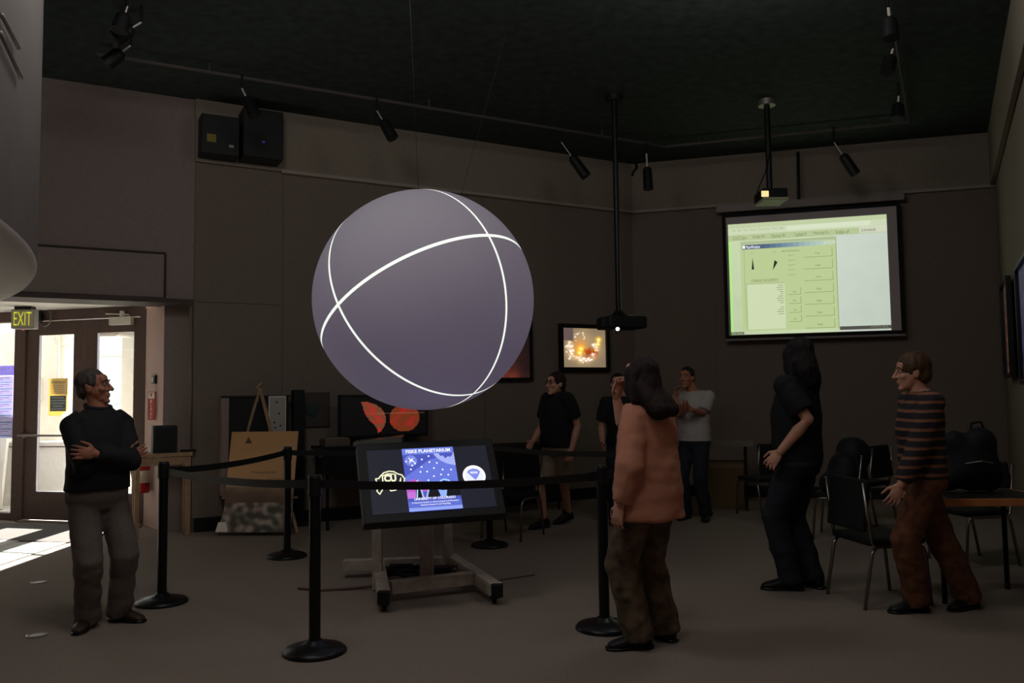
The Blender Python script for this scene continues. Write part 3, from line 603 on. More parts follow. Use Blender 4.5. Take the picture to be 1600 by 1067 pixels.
c = aty(965, 514, pp.y-.24); MB().cyl(c+V((0, .1, 0)), c, .04, .036, 20).build('lens_barrel', blackm, t); MB().cyl(c+V((0, .002, 0)), c-V((0, .006, 0)), .021, n=16).build('lens', glow('lens_light', 'ffffff', 3), t)
MB().lathe((pp.x, pp.y, 0), [(0, pz+.06), (.14, pz+.06), (.07, pz+.11), (.04, pz+.15), (0, pz+.15)], 20).build('mount', black, t)
MB().box((pp.x+.13, pp.y-.12, pz+.075), (.09, .03, .012), Rp).build('badge', alu, t)

# ------------------------------------------------------------------ track lighting
T0, T1, T2 = atz(150, 84, 4.9), atz(1040, 229, 4.9), atz(1420, 191, 4.9)
T3 = atz(1380, -60, 4.9); T4 = atz(215, -40, 4.9); T5 = atz(172, 100, 4.9)
trk = mat('track_grey', '4a4644', .5)
def track(a, c, label):
    r = thing('light_track', label, 'track', (0, 0, 0), 0, 'lighting tracks under the ceiling'); d = (c-a).normalized()
    MB().bar(a, c, .024, .03).build('rail', trk, r)
    for f in (.15, .5, .85): p_ = a+(c-a)*f; MB().cyl(p_, V((p_.x, p_.y, 5)), .01).build('hanger', trk, r)
track(T0, T1, 'long grey lighting track parallel to the left wall'); track(T1, T2, 'grey lighting track running over the projection screen')
track(T2, T3, 'lighting track at the right running towards the camera'); track(T5, T4, 'lighting track at upper left by the curved bulkhead')
def spot(top, end, zt, label, dark=True, L=.3, r=.068):
    """top: pixel of the yoke's upper end; end: pixel of the can's mouth; both placed in depth under the track"""
    a = atz(*top, zt); dep = a.y; e = aty(*end, dep-.05); rt_ = thing('track_spotlight', label, 'spotlight', a, 0, 'track spotlights')
    d = (e-a); Ld = d.length; d.normalize(); c0 = e-d*min(L, Ld*.55)
    MB().cyl((0, 0, 0), V((0, 0, 4.9-zt)) if zt < 4.88 else V((0, 0, .02)), .012).build('stem', blackm, rt_)
    x, y, z = basis(d)
    MB().bar(V((0, 0, 0)), c0-a+d*.05, .022, .01).build('yoke', mat('bright_yoke', 'd6d2ca', .35), rt_, label='bright metal yoke')
    can = MB(); can.cyl(c0-a, e-a, r*.9, r, 20); can.build('can', black, rt_)
    MB().cyl(c0-a-d*.03, c0-a, r*.55, r*.85, 20).build('cap', black, rt_); MB().cyl(e-a-d*.004, e-a+d*.002, r*.8, n=20).build('lens', mat('lamp_off_glass', '2c2c2c', .2), rt_)
spot((877, 222), (916, 276), 4.75, 'black spotlight pointing down right, above the left end of the band'); spot((1010, 240), (1013, 296), 4.75, 'black spotlight hanging straight down near the corner')
spot((1303, 222), (1337, 273), 4.7, 'black spotlight pointing down right above the screen'); spot((589, 173), (614, 216), 4.75, 'dark spotlight with bright yoke above the globe')
spot((378, 138), (398, 180), 4.75, 'dark spotlight over the black wall cabinet'); spot((204, 71), (166, 100), 4.7, 'spotlight with bright arm nearest the left wall'); spot((221, 35), (180, 60), 4.75, 'spotlight with pale arm, second of the upper left cluster')
spot((199, 10), (186, 48), 4.8, 'uppermost spotlight of the upper left cluster'); spot((1395, 76), (1386, 112), 4.75, 'spotlight with bright arm in the right-hand column of lights'); spot((1388, 12), (1392, 60), 4.75, 'uppermost spotlight of the right-hand column'); spot((1404, 150), (1402, 185), 4.75, 'lowest spotlight of the right-hand column near the track bend')
# small mount cluster next to the corner spotlight
tag(MB().tube([atz(992, 248, 4.8), atz(995, 262, 4.7), atz(990, 268, 4.7), atz(988, 274, 4.68)], .02, 8).build('cable_hook', blackm), 'small black cable hook left of the corner spotlight', 'hook')
# thin rods on the dome bulkhead
for (x0, y0, x1, y1, l) in ((2, 22, 29, 75, 'upper thin pale rod lying against the curved bulkhead'), (0, 50, 33, 122, 'lower thin pale rod lying against the curved bulkhead')):
    def ond(x, y):
        d = ray(x, y); a_, b_, c_ = d.x**2+d.y**2, 2*((O.x-DC.x)*d.x+(O.y-DC.y)*d.y), (O.x-DC.x)**2+(O.y-DC.y)**2-(DR+.02)**2; q_ = math.sqrt(max(0, b_*b_-4*a_*c_)); return O+d*((-b_-q_)/(2*a_))
    o = thing('bulkhead_rod', l, 'rod', (0, 0, 0), 0, 'rods on the bulkhead')
    MB().tube([ond(x0+(x1-x0)*i/4, y0+(y1-y0)*i/4) for i in range(5)], .01, 8).build('rod', alu, o, smooth=True)
# black equipment cabinet on the wall
t = thing('wall_cabinet', 'black equipment cabinet mounted high on the left wall', 'cabinet')
RL = Matrix((eL, -nL, Z)).transposed(); LP = lambda x, y, o=0: onw(x, y, A, C)+nL*o
c = LP(338, 222); MB().box(c+nL*.16, (.42, .28, .46), RL, .01).build('left_unit', black, t); c2 = LP(402, 222); MB().box(c2+nL*.2, (.46, .32, .58), RL, .01).build('right_unit', black, t)
MB().box(c+nL*.305-eL*.1-Z*.05, (.1, .01, .09), RL).build('yellow_label', mat('label_yellow', '8a7c34', .6), t); MB().box(c+nL*.305+eL*.12-Z*.12, (.05, .01, .03), RL).build('white_label', mat('label_white', 'a8b0a8', .6), t)
MB().box(c2+nL*.362+eL*.0-Z*.1, (.03, .006, .02), RL).build('status_light', glow('status_blue', '3040a0', .4), t)

# ------------------------------------------------------------------ wall pictures
def picture(name, label, A_, B_, off, x0, y0, x1, y1, fn, emit, nn_, ee, frame=.06, nu=70, z0=None, z1=None):
    a = onw(x0, y0, A_+nn_*off, B_+nn_*off); c_ = onw(x1, y1, A_+nn_*off, B_+nn_*off); Wd = (c_-a).dot(ee); Ht = a.z-c_.z; t = thing(name, label, 'picture')
    RF = Matrix((ee, -nn_, Z)).transposed(); cen = a+ee*Wd/2-Z*Ht/2
    for sx in (-1, 1): MB().box(cen+ee*sx*(Wd/2+frame/2), (frame, .06, Ht+2*frame), RF, .006).build('frame_side', blackm, t)
    for sz in (-1, 1): MB().box(cen+Z*sz*(Ht/2+frame/2), (Wd, .06, frame), RF, .006).build('frame_rail', blackm, t)
    MB().box(cen-nn_*.02, (Wd, .02, Ht), RF).build('backing', black, t)
    Panel(a-nn_*.005, ee, -Z, Wd, Ht, t).grid(nu, max(4, int(nu*Ht/Wd)), fn, picmat('backlit_picture' if emit else 'printed_picture', emit), 0, 'picture'); return t
random.seed(11); stars = []
for i in range(46):
    a = math.radians(random.uniform(150, 385)); rad = .31+random.gauss(0, .045); stars.append((.47+rad*math.cos(a), .50-rad*math.sin(a), random.uniform(.014, .034)))
stars += [(.40+.1*math.cos(k*.55)+random.gauss(0, .012), .22-.09*math.sin(k*.55)+random.gauss(0, .012), random.uniform(.014, .028)) for k in range(-1, 8)] + [(.55+random.gauss(0, .09), .84+random.gauss(0, .04), .024) for _ in range(12)]
def galaxy(u, v):
    r_ = math.hypot(u-.47, v-.50); c_ = mix((.64, .55, .40), (.44, .38, .31), r_*1.2+.25*nz(u*3, v*3))
    if u < .25 and v < .33: return (.36, .30, .29)
    ang = math.degrees(math.atan2(.50-v, u-.47)) % 360; arm = 1 if 150 < ang or ang < 20 else .1
    c_ = mix(c_, (.95, .80, .62), arm*.8*math.exp(-((r_-.31)/.085)**2)*(.8+.8*nz(u*9, v*9, 3)))
    c_ = mix(c_, (.93, .55, .22), .75*math.exp(-(math.hypot((u-.40)/.15, (v-.50)/.22))**2)); c_ = mix(c_, (.62, .24, .08), max(0, min(1, (1.1+1.8*nz(u*11, v*11))*math.exp(-(((u-.62)/.17)**2+((v-.62)/.11)**2)))))
    for (a, e, q_) in ((.42, .53, .085), (.39, .63, .075), (.84, .28, .07), (.82, .40, .06), (.76, .56, .03)): c_ = mix(c_, (1, .76, .15), math.exp(-(math.hypot(u-a, v-e)/q_)**2)); c_ = mix(c_, (1, .97, .75), math.exp(-(math.hypot(u-a, v-e)/q_*2)**2))
    for a, e, q_ in stars:
        d = math.hypot(u-a, v-e)/q_
        if d < 2: c_ = mix(c_, (1, .96, .92), math.exp(-d*d*1.5))
    return c_
picture('galaxy_picture', 'backlit framed picture of a glowing orange spiral galaxy on the rear left wall', A, C, .06, 879, 512, 947, 574, galaxy, 1.25, nL, eL)
def nebula(u, v):
    k = math.exp(-((u-v*.3-.35+.12*nz(u*4, v*4))/.25)**2); return mix((.10, .06, .06), (.55, .22, .16), k*(.7+.6*nz(u*9, v*9, 5)))
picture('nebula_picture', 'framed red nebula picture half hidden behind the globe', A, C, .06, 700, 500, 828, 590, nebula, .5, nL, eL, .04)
def strip(u, v): return mix((.06, .05, .06), (.6, .35, .22), max(0, 1-abs(u-.5)*2.2)*(.6+.8*nz(u*6, v*14)))
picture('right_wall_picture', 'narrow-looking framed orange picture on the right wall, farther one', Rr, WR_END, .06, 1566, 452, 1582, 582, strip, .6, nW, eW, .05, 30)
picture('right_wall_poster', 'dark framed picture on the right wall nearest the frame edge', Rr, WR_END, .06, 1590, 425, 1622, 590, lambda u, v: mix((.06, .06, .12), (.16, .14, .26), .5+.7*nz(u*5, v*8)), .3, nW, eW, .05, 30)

# ------------------------------------------------------------------ exhibits along the left wall
# red suns poster on the table
bt = LP(540, 690, .5)
def suns(u, v):
    c_ = (.035, .03, .035)
    x, y = u*1.29, v*.7
    d1_ = math.hypot(x-.33, y-.42); d2_ = math.hypot(x-.16, y-.52)
    if d1_ < .33 and (x-.26)*.898-(y-.09)*.441 > .02*math.sin(y*14): c_ = mix((.62, .36, .25), (.88, .27, .21), .35+2.2*nz(x*10, y*10))
    d3 = math.hypot(x-.95, (y-.40)*.92)
    if d3 < .235: c_ = mix((.62, .28, .15), (.85, .22, .20), (.1+1.6*nz(x*7, y*7, 2))+max(0, .35-y)*2.5)
    if .42 < v < .45 and (.3 < u < .98): c_ = mix(c_, (.9, .6, .5), .45 if u > .4 else .2)
    return c_
t = thing('sun_display', 'black display panel with two glowing red suns standing on the rear table', 'display')
a = LP(522, 621, .30); c_ = LP(652, 680, .30); Wd = (c_-a).dot(eL); Ht = a.z-LP(522, 680, .30).z
MB().box(a+eL*Wd/2-Z*Ht/2-nL*.03, (Wd+.06, .05, Ht+.06), RL, .008).build('casing', black, t)
Panel(a+nL*.002, eL, -Z, Wd, Ht, t).grid(84, 40, suns, picmat('sun_screen', .45), 0, 'screen'); foot_z = .93
MB().bar(V((a.x+eL.x*Wd/2, a.y+eL.y*Wd/2, foot_z))-nL*.03, V((a.x+eL.x*Wd/2, a.y+eL.y*Wd/2, a.z-Ht))-nL*.03, .1, .05).box(V((a.x+eL.x*Wd/2, a.y+eL.y*Wd/2, foot_z+.01)), (.4, .2, .02), RL, .004).build('stand', black, t)
# rear tables with black cloth
def cloth_table(x0, x1, ztop, off, dep, label, skirt=.6, clothm=None):
    a = onw(x0, 700, A, C)+nL*off; c_ = onw(x1, 700, A, C)+nL*off; L = (c_-a).length; cen = (a+c_)/2; t = thing('exhibit_table', label, 'table', (cen.x, cen.y, 0), math.atan2(eL.y, eL.x), 'exhibit tables along the left wall')
    MB().box((0, 0, ztop-.02), (L, dep, .04), None, .005).build('tabletop', mat('table_grey', '5c5650', .6), t)
    for sx in (-1, 1):
        for sy in (-1, 1): MB().cyl((sx*(L/2-.06), sy*(dep/2-.05), 0), (sx*(L/2-.06), sy*(dep/2-.05), ztop-.03), .018).build('leg', blackm, t)
    b = MB(); n = 40; z1 = ztop+.004; z0 = ztop-skirt
    r0 = [b.bm.verts.new((-L/2-.01+(L+.02)*i/n, -dep/2-.012, z1)) for i in range(n+1)]; r1 = [b.bm.verts.new((-L/2-.01+(L+.02)*i/n, -dep/2-.03-.012*math.sin(i*1.7), z0)) for i in range(n+1)]; r2 = [b.bm.verts.new((-L/2-.01+(L+.02)*i/n, dep/2, z1)) for i in range(n+1)]
    for i in range(n): b.bm.faces.new((r0[i], r0[i+1], r1[i+1], r1[i])); b.bm.faces.new((r0[i], r2[i], r2[i+1], r0[i+1]))
    b.build('cloth', clothm or mat('black_cloth', '131414', .9), t); return cen
cen = cloth_table(478, 665, .93, .5, .55, 'table under black cloth below the red sun display', .3)
cen2 = cloth_table(690, 835, .86, .5, .55, 'black-clothed table behind the kiosk monitor at its right', .7)
t = thing('folded_panel', 'grey tilted glass-topped panel lying on the rear table left of the monitor', 'panel')
a = aty(552, 692, 9.7); e_ = aty(628, 683, 9.9); MB().prism([a, e_, e_+V((.0, -.05, -.08)), a+V((.0, -.05, -.08))], V((0, .2, .02))).build('slab', mat('grey_glass', '6f746c', .3), t); MB().bar(a, e_, .012, .012).build('edge_strip', alu, t)
t = thing('paper_tray', 'pale brown tray on the rear table beside the grey panel', 'tray'); a = aty(523, 691, 9.75); MB().box(a, (.3, .25, .09), RL, .01).build('body', mat('tray_brown', '64584a', .8), t); MB().box(a+Z*.05, (.26, .2, .012), RL).build('paper_stack', mat('tray_paper', '7a705f', .8), t)
# easel with tan poster
BLp, BRp = V((*atz(348, 832, .045)[:2], .045)), V((*atz(452, 831, .045)[:2], .045))
epx = (BRp-BLp).normalized(); enn = V((epx.y, -epx.x, 0)); PWd = .76; cb = (BLp+BRp)/2; lean = .30; PH = 1.12; epz = (Z*1.0-enn*lean/PH).normalized(); epn = epx.cross(epz)
t = thing('easel', 'tall wooden easel holding the tan poster', 'easel')
ap = aty(406, 606, cb.y+.44)
for e_ in (cb-epx*.46-enn*.12, cb+epx*.42-enn*.12): MB().bar(V((e_.x, e_.y, .01)), ap, .035, .022).build('leg', wood, t)
MB().bar(V((cb.x, cb.y, 0))-enn*.48-epx*.4+Z*.01, ap, .03, .022).build('rear_leg', wood, t); MB().bar(cb-epx*.45-enn*.2+Z*.35, cb+epx*.4-enn*.2+Z*.35, .04, .02).build('crossbar', wood, t)
MB().bar(ap-epx*.03, ap+epx*.03+Z*.06, .05, .03).build('head_block', wood, t)
t = thing('tan_poster', 'tan printed poster with a photo of the ground along its foot, leaning on the easel', 'poster')
o_ = cb-epx*PWd/2+epz*PH; MB().prism([o_, o_+epx*PWd, o_+epx*PWd-epz*PH, o_-epz*PH], -epn*.015).build('board', mat('foam_board', '8a7a66', .8), t)
def tanp(u, v):
    if v < .52: c_ = mix((.76, .58, .38), (.78, .61, .42), v*2)
    elif v < .72: c_ = mix((.62, .50, .42), (.34, .27, .21), (v-.52)*5+.4*nz(u*5, v*9))
    else:
        k = nz(u*9, v*16, 1); c_ = mix((.30, .31, .27), (.72, .66, .62), .4+1.3*k); c_ = mix(c_, (.5, .3, .25), .6*max(0, nz(u*12, v*12, 9)))
    if .52 < v < .56: c_ = mix(c_, (.75, .66, .58), .5)
    return c_
P = Panel(o_+epn*.002, epx, -epz, PWd, PH, t); P.grid(60, 84, tanp, picmat('printed_picture'), 0, 'print')
br = mat('poster_print', '5f4a34', .8); P.poly([(.22, .12), (.26, .05), (.30, .10), (.33, .12)], br, 1); P.text('EXPLORATION', .36, .06, .84, .10, mat('poster_gold', 'c0a070', .8), 1); P.text('Sponsored by the Observatory', .06, .19, .6, .215, mat('poster_gold', 'c0a070'), 1); P.text('Presented by', .36, .40, .72, .435, br, 1); P.text('the University', .6, .47, .86, .50, br, 1)
P.poly([(-.06, .9), (.05, .9), (.09, .995), (-.09, .995)], mat('paper_white', 'e8e4dc'), 2); P.done()
# display case and framed sheet behind the easel
a = LP(343, 622, .14); t = thing('display_case', 'dark display case with a pale left edge against the wall behind the easel', 'cabinet')
x0, x1 = LP(349, 700, .14), LP(442, 700, .14); L = (x1-x0).length; cen = (x0+x1)/2; z1 = a.z
MB().box(V((cen.x, cen.y, z1/2))-nL*.0, (L, .22, z1), RL, .006).build('body', mat('case_black', '1d1c1c', .6), t); MB().box(V((x0.x, x0.y, z1/2+.2))-eL*.02+nL*.02, (.06, .26, z1-.4), RL, .004).build('side_panel', mat('case_edge', '8a7a76', .7), t)
MB().box(V((cen.x, cen.y, z1+.012)), (L+.06, .25, .024), RL).build('top', mat('case_black', '1d1c1c'), t)
t = thing('framed_sheet', 'white framed sheet with small dark specimens behind the easel top', 'frame')
a = LP(412, 619, .27); w_, h_ = .2, .5; MB().box(a+eL*w_/2-Z*h_/2, (w_, .02, h_), RL, .004).build('frame', white, t); P = Panel(a+nL*.012+eL*.012-Z*.015, eL, -Z, w_-.024, h_-.03, t); P.rect(0, 0, 1, 1, mat('sheet_grey', 'a8a49c', .8))
for u, v in ((.45, .12), (.6, .4), (.3, .62), (.7, .7), (.35, .75), (.55, .88)): P.disc(u, v, .012, mat('print_dark', '3a3630'), 2, 8)
P.done()
t = thing('black_column', 'slim black pedestal column right of the display case', 'column'); c = LP(460, 700, .16); MB().box(V((c.x, c.y, .8)), (.13, .13, 1.6), RL, .006).build('shaft', black, t); MB().box(V((c.x, c.y, .02)), (.22, .22, .04), RL, .006).build('base', black, t)
t = thing('notice_board', 'grey notice board with a dark round dial on the wall left of the suns', 'board'); c = LP(487, 640, .03); MB().box(c, (.42, .03, .42), RL, .006).build('board', mat('board_grey', '4a4540', .8), t); MB().cyl(c+nL*.016, c+nL*.03, .08, n=24).build('dial', mat('dial_teal', '28403c', .6), t)

# ------------------------------------------------------------------ furniture at the back and right
def chair(label, loc, rz, s=1):
    t = thing('stacking_chair', label, 'chair', loc, rz, 'black stacking chairs')      # faces +Y
    seat = MB(); seat.box((0, 0, .45), (.46, .45, .05), None, .02); seat.build('seat', mat('black_upholstery', '101112', .85, noise_s=60, noise_a=.2), t)
    b = MB(); b.box((0, -.22, .70), (.45, .04, .36), Matrix.Rotation(math.radians(-8), 3, 'X'), .015); b.build('backrest', MATS['black_upholstery'], t)
    for sx in (-1, 1):
        x = sx*.235
        MB().tube([(x, .24, 0), (x, .21, .36), (x, .19, .405), (x, .15, .42), (x, -.17, .42), (x, -.20, .45), (x, -.25, .86)], .0125, 8).build('side_frame', chrome, t, smooth=True)
        MB().tube([(x, -.27, 0), (x, -.20, .38), (x, -.17, .415)], .0125, 8).build('rear_leg', chrome, t, smooth=True)
    return t
c1 = chair('black stacking chair with bright tube legs beside the striped walker', (2.62, 6.05, 0), math.radians(-80))
k = lambda x, y, Y: (aty(x, y, Y).x, Y, 0)
for loc, rz, l in ((k(800, 780, 8.9), math.radians(150), 'black chair behind the kiosk monitor with a thin silver leg'), (k(1192, 700, 10.2), math.radians(20), 'black chair by the low rear table behind the long-haired man'), (k(1310, 700, 8.6), math.radians(60), 'black chair behind the long-haired man'), (k(1510, 700, 7.3), math.radians(100), 'black chair behind the oak-edged table, left one'), (k(1345, 690, 9.6), math.radians(40), 'black chair farthest back near the rear wall')):
    dup(c1, loc, rz, l)
def fold_table(label, c, rz, L, D, z, edge, top, legm):
    t = thing('folding_table', label, 'table', c, rz, 'folding tables'); MB().box((0, 0, z-.022), (L-.02, D-.02, .044), None, .004).build('tabletop', top, t)
    for sy in (-1, 1): MB().box((0, sy*(D/2-.006), z-.024), (L, .014, .052), None, .003).build('edge_strip', edge, t)
    for sx in (-1, 1): MB().box((sx*(L/2-.006), 0, z-.024), (.014, D, .052), None, .003).build('end_strip', edge, t)
    for sx in (-1, 1):
        for sy in (-1, 1): MB().cyl((sx*(L/2-.1), sy*(D/2-.08), 0), (sx*(L/2-.1), sy*(D/2-.08), z-.04), .018).build('leg', legm, t)
    return t
fold_table('table with an orange oak edge at the right, behind the striped walker', (3.36, 6.12, 0), math.radians(-3), .86, .6, .735, oak, mat('dark_laminate', '2a2625', .5), blackm)
tt = aty(1130, 690, 10.9); fold_table('grey-topped low table against the rear wall between the two men', (tt.x, 10.9, 0), math.radians(-16), .75, .55, .86, mat('grey_edge', '7a736d', .6), mat('grey_laminate', '6d6660', .6), blackm)
t = thing('cardboard_box', 'brown cardboard box under the grey-topped rear table', 'box', (tt.x, 11.0, 0), math.radians(-16)); MB().box((0, 0, .3), (.55, .35, .6), None, .006).build('carton', mat('cardboard', '6e5a40', .85), t); MB().box((0, -.178, .55), (.55, .004, .05)).build('tape', mat('carton_tape', '7d6a4c', .5), t)
def heap(name, label, c, r, cat, m_):
    t = thing(name, label, cat, c); b = MB()
    for (dx, dy, dz, q_) in r: b.blob((dx, dy, dz), q_)
    me = remesh(b, .025, 6, lambda p_: .015*nz(p_.x*6, p_.y*6, p_.z*6)); o = bpy.data.objects.new('bag_body', me); me.materials.append(m_); COL.objects.link(o); o.parent = t
    return t
def remesh(b, vox, it=3, disp=None, minz=None):
    me = b.mesh('tmp'); o = bpy.data.objects.new('tmp', me); COL.objects.link(o)
    md = o.modifiers.new('r', 'REMESH'); md.mode = 'VOXEL'; md.voxel_size = vox; md.use_smooth_shade = True
    if it: sm = o.modifiers.new('s', 'SMOOTH'); sm.factor = .5; sm.iterations = it
    dg = bpy.context.evaluated_depsgraph_get(); out = bpy.data.meshes.new_from_object(o.evaluated_get(dg)); bpy.data.objects.remove(o); bpy.data.meshes.remove(me)
    if disp:
        ns = [v.normal.copy() for v in out.vertices]
        for v, n_ in zip(out.vertices, ns): v.co += n_*disp(v.co)
    if minz is not None:
        for v in out.vertices:
            if v.co.z < minz: v.co.z = minz
    out.polygons.foreach_set('use_smooth', [True]*len(out.polygons)); return out
dkbag = mat('dark_nylon', '131519', .7, noise_s=30, noise_a=.2)
bx = aty(1550, 690, 6.3)
t = heap('backpack', 'dark blue-black backpack standing on the oak-edged table at right', (3.42, 6.25, .735), [(0, 0, .2, (.22, .13, .2)), (.08, 0, .35, (.14, .11, .13)), (-.1, .02, .32, (.1, .1, .14)), (0, -.1, .16, (.13, .06, .12)), (.15, 0, .12, (.1, .12, .12)), (-.16, 0, .1, (.1, .12, .1))], 'bag', dkbag)
MB().tube([(.02, 0, .45), (.03, 0, .51), (.1, 0, .52), (.13, 0, .45)], .01, 6).build('handle', dkbag, t); MB().tube([(-.1, -.13, .22), (0, -.165, .24), (.1, -.13, .22)], .006, 6).build('zip', alu, t)
t = heap('coat_pile', 'dark coats piled over the chair behind the long-haired man', (aty(1320, 690, 8.6).x, 8.6, .46), [(0, 0, .2, (.2, .2, .22)), (.1, .05, .38, (.18, .17, .2)), (-.12, -.05, .1, (.17, .18, .14))], 'coats', dkbag)

# ------------------------------------------------------------------ people
def ik(a, b, l1, l2, pole):
    d = b-a; L = min(d.length, (l1+l2)*.998); dn = d.normalized(); x = (l1*l1-l2*l2+L*L)/(2*L); hgt = math.sqrt(max(0, l1*l1-x*x)); p = (pole-dn*pole.dot(dn)).normalized(); return a+dn*x+p*hgt
def hand(b, wr, d, pn, ts, curl, s):
    d = d.normalized(); pn = (pn-d*pn.dot(d)).normalized(); sv = d.cross(pn)*ts; Rm = Matrix((sv, d, pn)).transposed()
    b.blob(wr+d*.052*s, (.040*s, .052*s, .017*s), Rm); b.blob(wr+d*.03*s+sv*.022*s+pn*.006*s, (.02*s, .03*s, .016*s), Rm)
    for i, L in enumerate((.074, .082, .076, .058)):
        p = wr+d*.088*s+sv*(.034-.0225*i)*s; a = curl*.5; di = (d+sv*(.16-.1*i)).normalized(); pts = [p-di*.02*s, p]
        for f in (.45, .31, .24): pts.append(pts[-1]+(di*math.cos(a)+pn*math.sin(a))*L*f*s); a += curl
        b.limb(pts, [.0095*s, .0092*s, .0085*s, .0078*s, .0066*s], 8)
    p = wr+d*.025*s+sv*.028*s; t1 = (d*.62+sv*.72+pn*.25).normalized(); t2 = (d*.85+sv*.25+pn*.4).normalized()
    b.limb([p, p+t1*.04*s, p+t1*.04*s+t2*.034*s, p+t1*.04*s+t2*.058*s], [.013*s, .0115*s, .010*s, .0075*s], 8)
def person(name, label, loc, head, Ht, o):
    s = Ht/1.75; loc = V((loc[0], loc[1], 0)); hx = V((head[0], head[1], 0)).normalized(); Rt = V((hx.y, -hx.x, 0))
    L = lambda x, y, z: Rt*(x*s)+hx*(y*s)+Z*(z*s)
    def pt(p): return V(p[1])-loc if p[0] == 'w' else L(*p)
    root = thing(name, label, 'person', loc); C_ = {}
    lean = o.get('lean', 0); pel = L(0, o.get('pelvis_y', 0), .93); chest = L(0, lean*.6, 1.32); nk = L(0, lean, 1.49)
    tw = o.get('twist', 0); Rs = (Rt*math.cos(tw)+hx*math.sin(tw)); Fs = V((-Rs.y, Rs.x, 0))
    def spine(z): # z at scale 1.75
        z0, z1, z2 = .93, 1.32, 1.49
        c_ = pel+(chest-pel)*((z-z0)/(z1-z0)) if z < z1 else chest+(nk-chest)*((z-z1)/(z2-z1)); c_ = V((c_.x, c_.y, z*s)); f = max(0, min(1, (z-.95)/.4)); return c_, (Rt*(1-f)+Rs*f).normalized(), (hx*(1-f)+Fs*f).normalized()
    def rings(rs, g=0): return [(spine(z)[0]+spine(z)[2]*(fy*s), spine(z)[1]*((rx+g)*s), spine(z)[2]*((ry+g)*s)) for z, rx, ry, fy in rs]
    fat = o.get('fat', 0); sh = .185+o.get('wide', 0)
    tors = [(.82, .13, .10, 0), (.92, .158+fat, .112+fat, 0), (1.06, .140+fat, .102+fat*1.4, fat*.5), (1.22, .152+fat, .112+fat, .01), (1.35, .16+fat*.5, .108, .0), (1.44, .12, .075, -.01), (1.50, .06, .055, -.01)]
    shl = {}; el = {}; wr = {}; hip = {}; kn = {}; an = {}; fd = {}
    B = MB(); B.loft(rings(tors))
    # head
    hy = o.get('head_yaw', 0); hp = o.get('head_pitch', 0); hf0 = (hx*math.cos(hy)+Rt*math.sin(hy)); hf = (hf0*math.cos(hp)+Z*math.sin(hp)).normalized(); hr = V((hf0.y, -hf0.x, 0)); hu = hr.cross(hf)
    hc = pt(o['head']) if 'head' in o else nk+L(0, .035, .14)
    RH = Matrix((hr, hf, hu)).transposed(); hs = s*o.get('head_s', 1); hpnt = lambda r_, f_, u_: hc+hr*(r_*hs)+hf*(f_*hs)+hu*(u_*hs)
    B.limb([nk-Z*.05*s, nk+(hpnt(0, -.01, -.06)-nk)*.5, hpnt(0, -.015, -.04)], [.066*s, .056*s, .056*s])
    hb = lambda r_, f_, u_, rad: B.blob(hpnt(r_, f_, u_), tuple(q_*hs for q_ in rad), RH)
    hb(0, -.012, .03, (.076, .098, .088)); hb(0, .02, -.03, (.066, .072, .075)); hb(0, .036, -.078, (.05, .05, .038)); hb(0, .07, -.103, (.026, .025, .02)); hb(0, .078, .032, (.056, .018, .014)); hb(0, .062, .055, (.055, .025, .03))
    for q_ in (-1, 1): hb(q_*.038, .062, -.022, (.027, .026, .024)); hb(q_*.077, -.008, -.008, (.010, .022, .033)); hb(q_*.079, -.018, .008, (.009, .014, .016))
    B.limb([hpnt(0, .088, .022), hpnt(0, .106, -.008), hpnt(0, .116, -.026)], [.009*hs, .011*hs, .014*hs], 8)
    for q_ in (-1, 1): hb(q_*.011, .100, -.028, (.010, .012, .008))
    hb(0, .088, -.057, (.025, .013, .008)); hb(0, .086, -.071, (.022, .013, .0085))
    # arms
    for k_, sg in (('L', -1), ('R', 1)):
        c_, r_, f_ = spine(1.408); shl[k_] = c_+r_*(sg*sh*s)-f_*.005*s + Z*o.get('sh'+k_, 0)*s
        wr[k_] = pt(o['wrist'+k_]); el[k_] = pt(o['elbow'+k_]) if 'elbow'+k_ in o else ik(shl[k_], wr[k_], .30*s, .265*s, L(*o.get('pole'+k_, (sg*.4, -1, -.2))))
        B.limb([c_+r_*(sg*.07*s)-Z*.03*s, shl[k_]-Z*.008*s, (shl[k_]*2+el[k_])/3, el[k_], el[k_]+(wr[k_]-el[k_])*.35, wr[k_]], [.045*s, .050*s, .046*s, .040*s, .041*s, .027*s])
        hd = (wr[k_]-el[k_]).normalized(); hd = (L(*o['hdir'+k_]).normalized() if 'hdir'+k_ in o else hd); pn = L(*o.get('palm'+k_, (-sg, 0, 0)))
        cr_ = hd.cross((pn-hd*pn.dot(hd)).normalized()); th = L(*o.get('thumb'+k_, (0, 1, 0))); hand(B, wr[k_], hd, pn, 1 if cr_.dot(th) > 0 else -1, o.get('curl'+k_, .45), s)
        hip[k_] = spine(.90)[0]+Rt*(sg*.088*s); fp = pt(o['foot'+k_]); fd[k_] = V((*o['toe'+k_], 0)).normalized(); lift = o.get('heel'+k_, 0)
        an[k_] = V((fp.x, fp.y, (.085+lift)*s)); kn[k_] = ik(hip[k_], an[k_], .435*s, .425*s, (hx*.9+fd[k_]*.5))
        B.limb([hip[k_], hip[k_]+(kn[k_]-hip[k_])*.5, kn[k_], kn[k_]+(an[k_]-kn[k_])*.3, an[k_]], [.088*s, .074*s, .054*s, .054*s, .036*s]); B.limb([an[k_]-Z*.03*s, an[k_]+fd[k_]*.1*s-Z*.05*s-Z*lift*s*.6], [.036*s, .028*s])
    def part(nm, me, m_, par=root):
        me.materials.clear(); me.materials.append(m_); q_ = bpy.data.objects.new(nm, me); COL.objects.link(q_); q_.parent = par; return q_
    part('body', remesh(B, .0058, 2), o.get('skin') or skin)
